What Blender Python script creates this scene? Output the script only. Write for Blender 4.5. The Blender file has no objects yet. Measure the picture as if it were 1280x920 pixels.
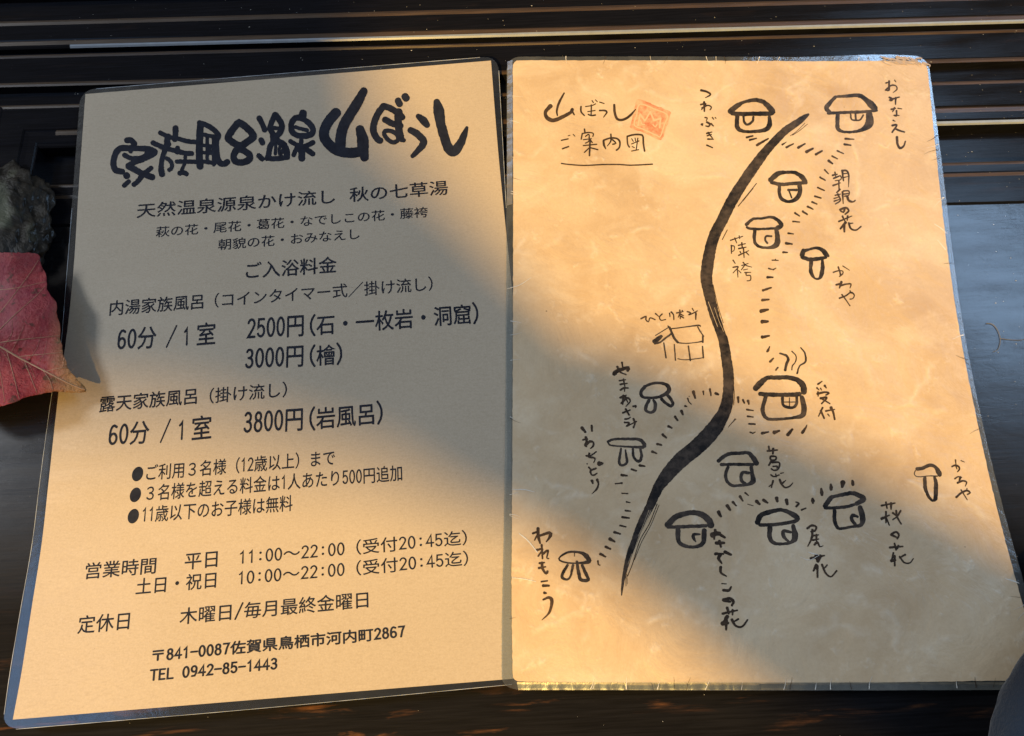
import bpy, bmesh, math, random
from mathutils import Vector, noise
random.seed(4)
MM = 0.001
scene = bpy.context.scene
C = scene.collection

# ------------------------------------------------------------------ camera
F, CZ, PIT, ROLL = 936.7, 328.7, 0.297, -0.050
CX, CY = 640.0, 460.0
FW = Vector((0, math.sin(PIT), -math.cos(PIT)))
RT = Vector((1, 0, 0))
UP = RT.cross(FW)
R2 = RT * math.cos(ROLL) + UP * math.sin(ROLL)
U2 = -RT * math.sin(ROLL) + UP * math.cos(ROLL)
cam_data = bpy.data.cameras.new("camera")
cam = bpy.data.objects.new("camera", cam_data)
C.objects.link(cam)
from mathutils import Matrix
m = Matrix((( R2.x, U2.x, -FW.x, 0), (R2.y, U2.y, -FW.y, 0), (R2.z, U2.z, -FW.z, CZ * MM), (0, 0, 0, 1)))
cam.matrix_world = m
cam_data.sensor_width = 36.0
cam_data.lens = F / 1280.0 * 36.0
cam_data.clip_start = 0.01
cam_data.clip_end = 50
scene.camera = cam

# ------------------------------------------------------------------ world, lamps, exposure
world = bpy.data.worlds.new("World")
scene.world = world
world.use_nodes = True
bg = world.node_tree.nodes["Background"]
bg.inputs[0].default_value = (1.0, 0.96, 0.92, 1)
bg.inputs[1].default_value = 0.12
scene.view_settings.view_transform = 'Standard'
scene.view_settings.look = 'None'
scene.view_settings.gamma = 1
scene.view_settings.exposure = 0
scene.view_settings.use_curve_mapping = False

def aim(o, target):
    d = Vector(target) - o.location
    o.rotation_euler = d.to_track_quat('-Z', 'Y').to_euler()

def area(name, loc, target, sx, sy, power, col):
    l = bpy.data.lights.new(name, 'AREA')
    l.shape = 'RECTANGLE'; l.size = sx; l.size_y = sy
    l.energy = power; l.color = col
    o = bpy.data.objects.new(name, l); C.objects.link(o)
    o.location = loc; aim(o, target)
    return o

SUN_POS = Vector((-0.95, -1.75, 2.1))
sl = bpy.data.lights.new("sunlight_through_window", 'SPOT')
sl.energy = 640; sl.color = (1.0, 0.60, 0.15)
sl.shadow_soft_size = 0.0155; sl.spot_size = math.radians(40); sl.spot_blend = 0.2
so = bpy.data.objects.new("sunlight_through_window", sl); C.objects.link(so)
so.location = SUN_POS; aim(so, (0, 0.12, 0))
WIN = area("side_window_light", (-1.95, 0.60, 1.36), (0, 0.1, 0), 0.28, 0.38, 24.0, (0.90, 0.95, 1.0))
BACK = area("far_window_light", (1.25, 0.76, 1.5), (0.2, 0.12, 0), 1.3, 0.40, 9.5, (0.42, 0.66, 1.0))
LEFTW = area("left_window_light", (-1.25, -0.12, 1.5), (-0.2, 0.0, 0), 0.8, 0.7, 2.3, (0.24, 0.52, 1.0))

# ------------------------------------------------------------------ helpers
def ray(px, py):
    return FW + R2 * ((px - CX) / F) - U2 * ((py - CY) / F)

def P0(px, py, z=0.0):
    d = ray(px, py)
    return Vector((0, 0, CZ)) + d * ((CZ - z) / -d.z)

def bow(x, y, extra=0.0, wave=0.0):
    """height (mm) of a slightly bowed laminated sheet over the table"""
    z = 1.0 + 21.0 * ((112.0 - y) / 297.0) ** 2 + extra
    if wave:
        z += wave * (0.55 * math.sin(x * 0.11 + y * 0.05) + 0.5 * math.sin(y * 0.09 - x * 0.045 + 1.3)
                     + 0.3 * math.sin(x * 0.21 - y * 0.17 + 0.4))
    return z

def PS(px, py, sheet, lift=0.0):
    ex, wv = SHEET[sheet]
    z = 2.0
    for _ in range(9):
        p = P0(px, py, z)
        z = bow(p.x, p.y, ex, wv) + lift
    return P0(px, py, z)
SHEET = {1: (0.0, 0.0), 2: (0.75, 0.22)}

def obj(name, verts, faces, mat=None, parent=None, mats=None, fm=None, smooth=False):
    me = bpy.data.meshes.new(name)
    me.from_pydata([tuple(Vector(v) * MM) for v in verts], [], faces)
    for mt in (mats or ([mat] if mat else [])):
        me.materials.append(mt)
    if fm:
        for p, k in zip(me.polygons, fm): p.material_index = k
    if smooth:
        for p in me.polygons: p.use_smooth = True
    me.update()
    o = bpy.data.objects.new(name, me); C.objects.link(o)
    if parent: o.parent = parent
    return o

def root(name, label, cat, group=None):
    o = bpy.data.objects.new(name, None); C.objects.link(o)
    o['label'] = label; o['category'] = cat
    if group: o['group'] = group
    o.empty_display_size = 0.02
    return o

# ------------------------------------------------------------------ materials
class NT:
    def __init__(s, name):
        s.m = bpy.data.materials.new(name); s.m.use_nodes = True
        s.t = s.m.node_tree; s.b = s.t.nodes['Principled BSDF']; s.out = s.t.nodes['Material Output']
        s.tc = s.t.nodes.new('ShaderNodeTexCoord')
    def n(s, typ, **kw):
        nd = s.t.nodes.new(typ)
        for k, v in kw.items(): setattr(nd, k, v)
        return nd
    def l(s, a, b): s.t.links.new(a, b)
    def coord(s, scale=(1, 1, 1), rot=0.0):
        mp = s.n('ShaderNodeMapping'); mp.inputs['Scale'].default_value = scale
        mp.inputs['Rotation'].default_value = (0, 0, rot)
        s.l(s.tc.outputs['Object'], mp.inputs['Vector']); return mp.outputs['Vector']
    def noise(s, vec, scale, detail=4, rough=0.5, dist=0.0):
        nd = s.n('ShaderNodeTexNoise'); nd.inputs['Scale'].default_value = scale
        nd.inputs['Detail'].default_value = detail; nd.inputs['Roughness'].default_value = rough
        nd.inputs['Distortion'].default_value = dist
        s.l(vec, nd.inputs['Vector']); return nd.outputs['Fac']
    def ramp(s, fac, stops):
        r = s.n('ShaderNodeValToRGB'); e = r.color_ramp.elements
        while len(e) < len(stops): e.new(0.5)
        for k, (p, c) in enumerate(stops):
            e[k].position = p; e[k].color = (c, c, c, 1) if isinstance(c, (int, float)) else (*c, 1)
        s.l(fac, r.inputs['Fac']); return r.outputs['Color']
    def mix(s, fac, a, b, mode='MIX'):
        x = s.n('ShaderNodeMix', data_type='RGBA', blend_type=mode)
        for sock, v in ((x.inputs[0], fac), (x.inputs[6], a), (x.inputs[7], b)):
            if isinstance(v, (int, float)): sock.default_value = v
            elif isinstance(v, tuple): sock.default_value = (*v, 1)
            else: s.l(v, sock)
        return x.outputs[2]
    def math(s, op, a, b=0.0):
        x = s.n('ShaderNodeMath', operation=op)
        for sock, v in ((x.inputs[0], a), (x.inputs[1], b)):
            if isinstance(v, (int, float)): sock.default_value = v
            else: s.l(v, sock)
        return x.outputs[0]
    def bump(s, h, strength, dist):
        b = s.n('ShaderNodeBump'); b.inputs['Strength'].default_value = strength
        b.inputs['Distance'].default_value = dist
        s.l(h, b.inputs['Height']); return b.outputs['Normal']
    def set(s, **kw):
        for k, v in kw.items():
            k = k.replace('_', ' ')
            i = s.b.inputs[k]
            if isinstance(v, tuple): i.default_value = (*v, 1) if len(v) == 3 else v
            elif isinstance(v, (int, float)): i.default_value = v
            else: s.l(v, i)

def mat_price_paper():
    t = NT('tan_kraft_paper'); v = t.coord()
    big = t.noise(v, 14, 3, 0.5); fine = t.noise(v, 1300, 3, 0.8); fib = t.noise(t.coord((1, 3, 1), .4), 420, 2, .6)
    c = t.mix(big, (0.41, 0.338, 0.240), (0.51, 0.428, 0.318))
    c = t.mix(t.math('MULTIPLY', t.ramp(fine, [(0.35, 0.0), (0.75, 1.0)]), 0.45), c, (0.66, 0.56, 0.43))
    c = t.mix(t.math('MULTIPLY', t.ramp(fib, [(0.5, 0.0), (0.8, 1.0)]), 0.35), c, (0.36, 0.28, 0.19))
    sp = t.n('ShaderNodeTexVoronoi'); sp.inputs['Scale'].default_value = 210; t.l(v, sp.inputs['Vector'])
    dots = t.ramp(sp.outputs['Distance'], [(0.035, 1.0), (0.07, 0.0)])
    pick = t.ramp(t.noise(v, 60, 2), [(0.6, 0.0), (0.63, 1.0)])
    c = t.mix(t.math('MULTIPLY', t.math('MULTIPLY', dots, pick), 0.55), c, (0.16, 0.11, 0.07))
    t.set(Base_Color=c, Roughness=0.65, Coat_Weight=0.8, Coat_Roughness=t.ramp(t.noise(t.coord((1, 4, 1), .9), 30, 6, .7), [(0.35, 0.14), (0.7, 0.34)]), Coat_IOR=1.45)
    nb = t.bump(t.noise(v, 130, 3, 0.5), 0.10, 0.0006); t.l(nb, t.b.inputs['Coat Normal'])
    return t.m

def mat_map_paper():
    t = NT('aged_orange_kraft_paper'); v = t.coord()
    big = t.noise(v, 15, 5, 0.6, 0.5); mid = t.noise(v, 52, 6, 0.65, 0.7); fine = t.noise(v, 800, 3, 0.7)
    c = t.mix(t.ramp(big, [(0.3, 0.0), (0.7, 1.0)]), (0.52, 0.365, 0.205), (0.71, 0.565, 0.375))
    c = t.mix(t.math('MULTIPLY', t.ramp(mid, [(0.42, 0.0), (0.68, 1.0)]), 0.45), c, (0.72, 0.56, 0.36))
    # pale wandering creases where the film has lifted
    def folds(scale, dist_, width, g0, g1, off):
        wv = t.n('ShaderNodeTexNoise'); wv.inputs['Scale'].default_value = scale * 1.1; wv.inputs['Detail'].default_value = 4
        t.l(v, wv.inputs['Vector'])
        ad = t.n('ShaderNodeVectorMath', operation='MULTIPLY_ADD'); t.l(wv.outputs['Color'], ad.inputs[0])
        ad.inputs[1].default_value = (dist_,) * 3; t.l(t.coord((1, 1.35, 1), off), ad.inputs[2])
        vo = t.n('ShaderNodeTexVoronoi', feature='DISTANCE_TO_EDGE'); vo.inputs['Scale'].default_value = scale
        t.l(ad.outputs[0], vo.inputs['Vector'])
        line = t.ramp(vo.outputs['Distance'], [(0.0, 1.0), (width, 0.0)])
        gt = t.ramp(t.noise(t.coord((1, 1, 1), off * 3), scale * 2.2, 3, 0.7), [(g0, 0.0), (g1, 1.0)])
        return t.math('MULTIPLY', line, gt)
    cre = t.math('MAXIMUM', folds(24, .040, .060, .49, .74, .7), folds(52, .024, .12, .56, .76, 2.1))
    c = t.mix(t.math('MULTIPLY', cre, 0.68), c, (0.86, 0.77, 0.62))
    cloud = t.ramp(t.noise(t.coord((1, 1.3, 1), 1.0), 30, 6, 0.62, 0.6), [(0.50, 0.0), (0.78, 1.0)])
    c = t.mix(t.math('MULTIPLY', cloud, 0.75), c, (0.78, 0.66, 0.48))
    c = t.mix(t.math('MULTIPLY', t.ramp(fine, [(0.4, 0.0), (0.8, 1.0)]), 0.2), c, (0.42, 0.27, 0.14))
    sp = t.n('ShaderNodeTexVoronoi'); sp.inputs['Scale'].default_value = 120; t.l(v, sp.inputs['Vector'])
    dots = t.ramp(sp.outputs['Distance'], [(0.03, 1.0), (0.06, 0.0)])
    pick = t.ramp(t.noise(v, 45, 2), [(0.6, 0.0), (0.63, 1.0)])
    c = t.mix(t.math('MULTIPLY', t.math('MULTIPLY', dots, pick), 0.7), c, (0.12, 0.07, 0.04))
    t.set(Base_Color=c, Roughness=0.6, Coat_Weight=0.5, Coat_Roughness=0.24, Coat_IOR=1.45)
    h = t.math('ADD', t.noise(v, 44, 5, 0.62, 0.8), t.math('MULTIPLY', cre, 0.25))
    nb = t.bump(h, 0.35, 0.0022); t.l(nb, t.b.inputs['Coat Normal'])
    nb2 = t.bump(h, 0.3, 0.0024); t.l(nb2, t.b.inputs['Normal'])
    return t.m

def mat_ink(name, a, b, rough=0.75, coat=0.12):
    t = NT(name); v = t.coord()
    n = t.math('ADD', t.math('MULTIPLY', t.noise(v, 330, 4, 0.7), .5), t.math('MULTIPLY', t.noise(v, 90, 3, 0.6), .5))
    t.set(Base_Color=t.mix(t.ramp(n, [(0.40, 0.0), (0.62, 1.0)]), a, b), Roughness=rough,
          Coat_Weight=coat, Coat_Roughness=0.18, Specular_IOR_Level=0.2)
    return t.m

def mat_film(name, diff, dcol, bumpy, opacity, rough):
    """clear laminating film: mostly see-through, with a soft milky body and a glossy skin"""
    t = NT(name); v = t.coord()
    tr = t.n('ShaderNodeBsdfTransparent'); tr.inputs[0].default_value = (0.86, 0.90, 0.93, 1)
    gl = t.n('ShaderNodeBsdfGlossy'); gl.inputs['Roughness'].default_value = rough
    df = t.n('ShaderNodeBsdfDiffuse'); df.inputs[0].default_value = (*dcol, 1)
    nz = t.noise(v, bumpy, 4, 0.6, 0.6)
    nb = t.bump(nz, 0.25 if diff > .05 else 0.12, 0.0015)
    t.l(nb, gl.inputs['Normal'])
    m1 = t.n('ShaderNodeMixShader'); t.l(tr.outputs[0], m1.inputs[1]); t.l(df.outputs[0], m1.inputs[2])
    t.l(t.math('MULTIPLY', t.ramp(nz, [(0.3, 0.4), (0.75, 1.0)]), diff), m1.inputs[0])
    fr = t.n('ShaderNodeFresnel'); fr.inputs[0].default_value = 1.5
    m2 = t.n('ShaderNodeMixShader')
    t.l(t.math('ADD', t.math('MULTIPLY', fr.outputs[0], 1.4 if diff < .05 else 0.3), opacity), m2.inputs[0])
    t.l(m1.outputs[0], m2.inputs[1]); t.l(gl.outputs[0], m2.inputs[2])
    t.l(m2.outputs[0], t.out.inputs['Surface'])
    return t.m

def mat_lacquer(name, worn_amt, base=(0.006, 0.0065, 0.009), worn=(0.10, 0.052, 0.024), rough=0.16, coat=0.5, rot=-0.03, scr=1.0, spec=0.5, front=False):
    t = NT(name)
    g = t.noise(t.coord((1.6, 26, 1), rot), 9, 6, 0.62, 0.35)     # long wood grain
    fine = t.noise(t.coord((6, 160, 1), rot), 6, 5, 0.6, 0.2)
    patch = t.noise(t.coord((3.0, 12, 1), rot), 5, 5, 0.65, 0.6)
    wear = t.math('MULTIPLY', t.ramp(g, [(0.52, 0.0), (0.66, 1.0)]), t.ramp(patch, [(0.50, 0.0), (0.66, 1.0)]))
    wear = t.math('MULTIPLY', wear, worn_amt)
    if front:
        g2 = t.noise(t.coord((1.3, 11, 1), rot), 15, 5, 0.6, 0.4)
        wear = t.math('MULTIPLY', t.ramp(g2, [(0.57, 0.0), (0.70, 1.0)]), t.math('MULTIPLY', t.ramp(patch, [(0.44, 0.12), (0.62, 1.0)]), t.ramp(fine, [(0.36, 0.1), (0.56, 1.0)])))
        se = t.n('ShaderNodeSeparateXYZ'); t.l(t.tc.outputs['Object'], se.inputs[0])
        mr = t.n('ShaderNodeMapRange'); mr.inputs['From Min'].default_value = 0.02; mr.inputs['From Max'].default_value = -0.04
        t.l(se.outputs['Y'], mr.inputs['Value']); wear = t.math('MULTIPLY', wear, mr.outputs[0])
    c = t.mix(t.ramp(fine, [(0.35, 0.0), (0.75, 1.0)]), base, tuple(x * 2.2 for x in base))
    c = t.mix(wear, c, worn)
    v = t.coord()
    ds = t.n('ShaderNodeTexVoronoi'); ds.inputs['Scale'].default_value = 330; t.l(v, ds.inputs['Vector'])
    dd = t.math('MULTIPLY', t.ramp(ds.outputs['Distance'], [(0.05, 1.0), (0.10, 0.0)]), t.ramp(t.noise(v, 40, 3), [(0.60, 0.0), (0.66, 1.0)]))
    c = t.mix(t.math('MULTIPLY', dd, 0.25), c, (0.3, 0.3, 0.28))
    ro = t.ramp(t.noise(t.coord((1, 5, 1), rot), 20, 5, 0.6), [(0.3, rough), (0.75, rough + 0.2)])
    t.set(Base_Color=c, Roughness=ro, Coat_Weight=coat, Coat_Roughness=0.06 if coat > .3 else .3, Specular_IOR_Level=spec)
    if front:   # the lacquer is rubbed dull towards the front
        m3 = t.n('ShaderNodeMapRange'); m3.inputs['From Min'].default_value = 0.11; m3.inputs['From Max'].default_value = 0.0
        t.l(se.outputs['Y'], m3.inputs['Value'])
        rr = t.math('ADD', ro, t.math('MULTIPLY', m3.outputs[0], 0.34)); t.l(rr, t.b.inputs['Roughness'])
        cw = t.math('SUBTRACT', coat, t.math('MULTIPLY', m3.outputs[0], coat)); t.l(cw, t.b.inputs['Coat Weight'])
        cr = t.math('ADD', 0.10, t.math('MULTIPLY', m3.outputs[0], 0.3)); t.l(cr, t.b.inputs['Coat Roughness'])
        sp_ = t.math('SUBTRACT', 0.5, t.math('MULTIPLY', m3.outputs[0], 0.46)); t.l(sp_, t.b.inputs['Specular IOR Level'])
    h = t.math('ADD', g, t.math('MULTIPLY', fine, 0.5))
    nb = t.bump(h, 0.35 * scr, 0.0012); t.l(nb, t.b.inputs['Normal'])
    dents = t.noise(t.coord((1, 2.2, 1)), 55, 5, 0.7, 1.2)
    nb2 = t.bump(dents, (0.22 if not front else .7) * scr, 0.0012); t.l(nb2, t.b.inputs['Coat Normal'])
    return t.m

def simple(name, col, rough=0.5, **kw):
    t = NT(name); v = t.coord(); n = t.noise(v, kw.pop('ns', 200), 4, 0.6)
    t.set(Base_Color=t.mix(n, tuple(x * 0.75 for x in col), tuple(min(1, x * 1.2) for x in col)), Roughness=rough, **kw)
    return t.m

M_PAPER1, M_PAPER2 = mat_price_paper(), mat_map_paper()
M_PRINT = mat_ink('printed_navy_black_ink', (0.008, 0.010, 0.020), (0.018, 0.022, 0.036))
M_BRUSH = mat_ink('brush_ink', (0.012, 0.011, 0.012), (0.085, 0.066, 0.054))
M_THIN = mat_ink('pen_ink', (0.030, 0.020, 0.014), (0.085, 0.055, 0.035))
M_FILM1 = mat_film('clear_film', 0.03, (0.6, 0.65, 0.75), 60, 0.03, 0.16)
M_FILM2 = mat_film('crinkled_film', 0.10, (0.60, 0.62, 0.60), 70, 0.02, 0.16)
M_FRAY = simple('frayed_film_edge', (0.42, 0.33, 0.24), 0.6, Coat_Weight=0.3)
M_CREASE = simple('white_film_crease', (0.78, 0.76, 0.70), 0.35, Coat_Weight=0.6)
M_EDGE = simple('bright_cut_film_edge', (0.55, 0.60, 0.66), 0.3, Coat_Weight=1.0)
M_TABLE = mat_lacquer('black_lacquered_wood', 0.8, base=(0.0055, 0.0055, 0.0065), worn=(0.21, 0.090, 0.036), rough=0.10, scr=.3, front=True)
M_RAIL = mat_lacquer('black_lacquered_rail', 0.10, base=(0.004, 0.0042, 0.006), rough=0.10, coat=0.0, scr=.08, spec=0.18)
M_WORN = mat_lacquer('worn_brown_lacquer_edge', 0.8, base=(0.038, 0.024, 0.015), worn=(0.11, 0.062, 0.032), rough=0.35, coat=0.1, scr=.5)
M_GLINT = simple('pale_painted_glint', (0.27, 0.31, 0.36), 0.3)  # window glint along the polished bead, painted as a pale line

# ------------------------------------------------------------------ table with stepped moulding
A = P0(50, 183); B = P0(1280, 152)
E1 = (B - A).normalized(); N1 = Vector((-E1.y, E1.x, 0))
def frame(d, s, side):
    """far rail: d outward (away from viewer), s along; left rail: d outward to the left, s towards the viewer"""
    if side == 'far': return A + N1 * d + E1 * s
    return A - E1 * d - N1 * s
PROFILE = [  # d, z, material of the segment that ends here (0 black, 1 worn, 2 painted glint)
    (-46, -0.2, 0), (-45, 0.95, 0), (-31, 0.9, 0), (-29.4, 1.35, 1), (-28.4, 1.25, 0), (-24.9, 1.4, 0), (-24.1, 1.6, 1), (-23.3, 1.3, 1),
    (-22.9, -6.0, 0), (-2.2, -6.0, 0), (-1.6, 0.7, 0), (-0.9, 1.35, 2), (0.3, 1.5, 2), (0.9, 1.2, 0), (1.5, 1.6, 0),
    (5.2, 1.65, 0), (7.4, 1.9, 1), (8.3, 1.5, 1), (8.9, 2.2, 0), (15, 2.15, 0), (21.4, 2.0, 0), (22.4, 2.3, 1), (23.4, 2.0, 1), (24.2, -1.2, 0),
    (33.2, -1.4, 0), (34.3, 2.6, 0), (35.3, 3.0, 1), (36.6, 2.7, 1), (37.3, 2.6, 0), (45, 2.7, 0), (52.0, 2.7, 0),
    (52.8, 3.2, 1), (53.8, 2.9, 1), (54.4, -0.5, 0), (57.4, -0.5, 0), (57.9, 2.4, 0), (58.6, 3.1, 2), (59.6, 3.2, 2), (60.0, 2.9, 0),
    (61.8, 3.3, 1), (62.6, 3.0, 1), (63.2, 3.3, 0), (68, 3.4, 0), (72.5, 3.35, 0), (74.0, 3.8, 1), (75.4, 3.4, 1), (76.2, 0.2, 0),
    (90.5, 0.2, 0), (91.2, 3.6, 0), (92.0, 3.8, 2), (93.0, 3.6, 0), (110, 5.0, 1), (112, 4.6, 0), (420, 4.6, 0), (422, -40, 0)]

table = root('lacquer_table', 'black lacquered wooden table with stepped moulded rails, under both laminated sheets', 'table')
# field of the table (slightly uneven, fine grid)
def field():
    vs, fs = [], []
    nx, ny = 60, 44
    for j in range(ny + 1):
        for i in range(nx + 1):
            s = -(-46) + (700 - 46) * i / nx - 0
            s = 0.05 + 806 * i / nx; d = 46 + 560 * j / ny
            p = A + E1 * s - N1 * d
            zz = -0.2 + 0.10 * noise.noise(Vector((p.x * .012, p.y * .05, 0)))
            if i in (0, nx) or j in (0, ny): zz = -0.2
            vs.append((p.x, p.y, zz))
    for j in range(ny):
        for i in range(nx):
            a = j * (nx + 1) + i; fs.append((a, a + nx + 1, a + nx + 2, a + 1))
    fs = [tuple(reversed(f)) if False else f for f in fs]
    return vs, fs
vs, fs = field()
o = obj('tabletop', vs, fs, M_TABLE, table, smooth=True)
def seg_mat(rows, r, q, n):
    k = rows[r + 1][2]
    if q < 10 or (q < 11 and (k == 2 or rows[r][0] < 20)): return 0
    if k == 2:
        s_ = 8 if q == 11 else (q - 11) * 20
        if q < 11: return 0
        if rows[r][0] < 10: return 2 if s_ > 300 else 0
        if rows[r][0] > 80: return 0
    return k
def rail(name, i0, i1):
    """a length of the moulding (profile rows i0..i1) running along the far side and mitred into the left side"""
    rows = PROFILE[i0:i1 + 1]
    vs, fs, fm = [], [], []
    stations = [('left', 620)] + [('left', q) for q in range(560, 60, -60)]
    for d, z, k in rows:
        line = []
        for side, s in stations:
            line.append(frame(max(d, 0.0005 * d), max(s, -d), side))
        line.append(A + N1 * d - E1 * max(d, 0.0005 * d))
        for s in [8] + list(range(20, 820, 20)):
            line.append(frame(d, s, 'far'))
        for kk, p in enumerate(line):
            w = 0.12 * noise.noise(Vector((p.x * .03, p.y * .03, d * .2))) if k else 0
            vs.append((p.x, p.y, z + w * 0.5))
    n = len(vs) // len(rows)
    for r in range(len(rows) - 1):
        for q in range(n - 1):
            a = r * n + q
            fs.append((a, a + 1, a + n + 1, a + n)); fm.append(seg_mat(rows, r, q, n))
    return obj(name, vs, fs, mats=[M_RAIL, M_WORN, M_GLINT], fm=fm, parent=table)
cuts = [0, 8, 10, 16, 22, 28, 33, 40, 46, 49, 53]
nm = ['rail_step', 'groove', 'glint_rail', 'rail_step', 'rail_step', 'rail_step', 'groove', 'rail_step', 'groove', 'outer_board']
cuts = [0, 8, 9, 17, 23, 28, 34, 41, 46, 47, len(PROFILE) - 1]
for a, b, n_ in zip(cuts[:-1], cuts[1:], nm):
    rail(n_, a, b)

# ------------------------------------------------------------------ laminated sheets
def curve(pts):
    """smooth x(y) or y(x) interpolation through measured outline points, parameter 0..1 by the first coord"""
    def f(t):
        n = len(pts) - 1
        # arc parameter by distance
        L = [0]
        for k in range(n): L.append(L[-1] + math.dist(pts[k], pts[k + 1]))
        s = t * L[-1]
        k = max(i for i in range(n) if L[i] <= s + 1e-9)
        u = (s - L[k]) / max(1e-9, L[k + 1] - L[k])
        p1, p2 = pts[k], pts[k + 1]
        p0 = pts[k - 1] if k else (2 * p1[0] - p2[0], 2 * p1[1] - p2[1])
        p3 = pts[k + 2] if k + 2 <= n else (2 * p2[0] - p1[0], 2 * p2[1] - p1[1])
        return tuple(0.5 * (2 * b + (-a + c) * u + (2 * a - 5 * b + 4 * c - d) * u * u + (-a + 3 * b - 3 * c + d) * u ** 3)
                     for a, b, c, d in zip(p0, p1, p2, p3))
    return f

def sheet_mesh(name, L, T, R, Bm, sheet, lift, thick, mat, parent, nu=90, nv=120, rad=0.0, jag=0.0):
    l, t, r, b = curve(L), curve(T), curve(R), curve(Bm)
    c00, c10, c01, c11 = l(0), t(1), l(1), b(1)
    vs, fs = [], []
    for j in range(nv + 1):
        for i in range(nu + 1):
            u, v = i / nu, j / nv
            if rad:
                ru, rv = rad, rad * 0.7
                cu = ru if u < ru else (1 - ru if u > 1 - ru else u)
                cv = rv if v < rv else (1 - rv if v > 1 - rv else v)
                a_, b_ = (u - cu) / ru, (v - cv) / rv
                if a_ and b_:
                    mx = max(abs(a_), abs(b_)); h = math.hypot(a_, b_)
                    u = cu + a_ * ru * mx / h; v = cv + b_ * rv * mx / h
            p = []
            for k in (0, 1):
                p.append((1 - v) * t(u)[k] + v * b(u)[k] + (1 - u) * l(v)[k] + u * r(v)[k]
                         - ((1 - u) * (1 - v) * c00[k] + u * (1 - v) * c10[k] + (1 - u) * v * c01[k] + u * v * c11[k]))
            if jag and (i in (0, nu) or j in (0, nv)):
                p[0] += jag * noise.noise(Vector((i * 1.3, j * 1.1, 3))); p[1] += jag * noise.noise(Vector((i * 1.7, j * 0.9, 8)))
            vs.append(PS(p[0], p[1], sheet, lift))
    W_ = nu + 1
    for j in range(nv):
        for i in range(nu):
            a = j * W_ + i; fs.append((a, a + W_, a + W_ + 1, a + 1))
    if thick:
        n0 = len(vs)
        vs += [Vector((p.x, p.y, p.z - thick)) for p in vs]
        ring = [i for i in range(W_)] + [j * W_ + nu for j in range(1, nv + 1)] + [nv * W_ + i for i in range(nu - 1, -1, -1)] + [j * W_ for j in range(nv - 1, 0, -1)]
        for q in range(len(ring)):
            a, c = ring[q], ring[(q + 1) % len(ring)]
            fs.append((a, c, c + n0, a + n0))
        fs += [tuple(reversed([k + n0 for k in f])) for f in fs[:nu * nv]]
    return obj(name, vs, fs, mat, parent, smooth=False)

price = root('price_list_sheet', 'laminated tan price list in Japanese with heavy black brush title, left of the map', 'laminated sheet')
mapr = root('hand_drawn_map_sheet', 'creased orange laminated map with black brush road and huts, right of the price list', 'laminated sheet')

L1 = [(106.8, 117.5), (99, 225), (92.4, 330), (84.5, 410), (73, 492), (61, 600), (52, 680), (39.5, 760), (27, 840), (16, 899.5)]
T1 = [(106.8, 117.5), (320, 100), (613.7, 75.7)]
R1 = [(613.7, 75.7), (622.0, 181), (629.6, 260), (644, 400), (657, 540), (672, 700), (690, 845)]
B1 = [(16, 899.5), (320, 874.5), (634, 849), (690, 845)]
sheet_mesh('paper', L1, T1, R1, B1, 1, 0.0, 0.12, M_PAPER1, price, nu=70, nv=90)
L1f = [(100.5, 112.5), (88, 280), (82, 360), (75.5, 436), (64.8, 492), (50, 600), (40, 680), (26, 760), (12.5, 840), (2.5, 912)]
T1f = [(100.5, 112.5), (320, 94.5), (622.5, 70)]
R1f = [(622.5, 70), (632.8, 260), (650, 420), (664, 560), (682, 720), (700, 852)]
B1f = [(2.5, 912.5), (320, 886), (640, 855.6), (700, 852)]
sheet_mesh('laminate_film', L1f, T1f, R1f, B1f, 1, -0.16, 0.12, M_FILM1, price, nu=90, nv=110, rad=0.032)

L2 = [(641, 75.5), (641.5, 260), (641, 450), (640, 650), (639.5, 740), (641, 852)]
T2 = [(641, 75.5), (820, 75.5), (1040, 76.5), (1130, 76), (1159, 80)]
R2_ = [(1159, 80), (1171, 200), (1182.5, 300), (1197, 400), (1216, 500), (1240, 610), (1268.5, 720), (1306, 850)]
B2 = [(641, 852), (900, 854), (1100, 853), (1306, 850)]
sheet_mesh('paper', L2, T2, R2_, B2, 2, 0.0, 0.12, M_PAPER2, mapr, nu=110, nv=150, jag=0.8, rad=0.014)
L2f = [(633.5, 71), (633, 260), (632, 450), (631, 560), (629.5, 650), (627, 780), (627, 862)]
T2f = [(633.5, 71), (820, 70.5), (1000, 71), (1100, 68), (1160, 70.5)]
R2f = [(1160, 70.5), (1177, 200), (1189, 300), (1203, 400), (1222, 500), (1247.5, 610), (1277.5, 720), (1318, 862)]
B2f = [(627, 862), (900, 862), (1100, 861), (1318, 859)]
sheet_mesh('laminate_film', L2f, T2f, R2f, B2f, 2, -0.16, 0.12, M_FILM2, mapr, nu=110, nv=150, rad=0.03, jag=0.6)

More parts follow.
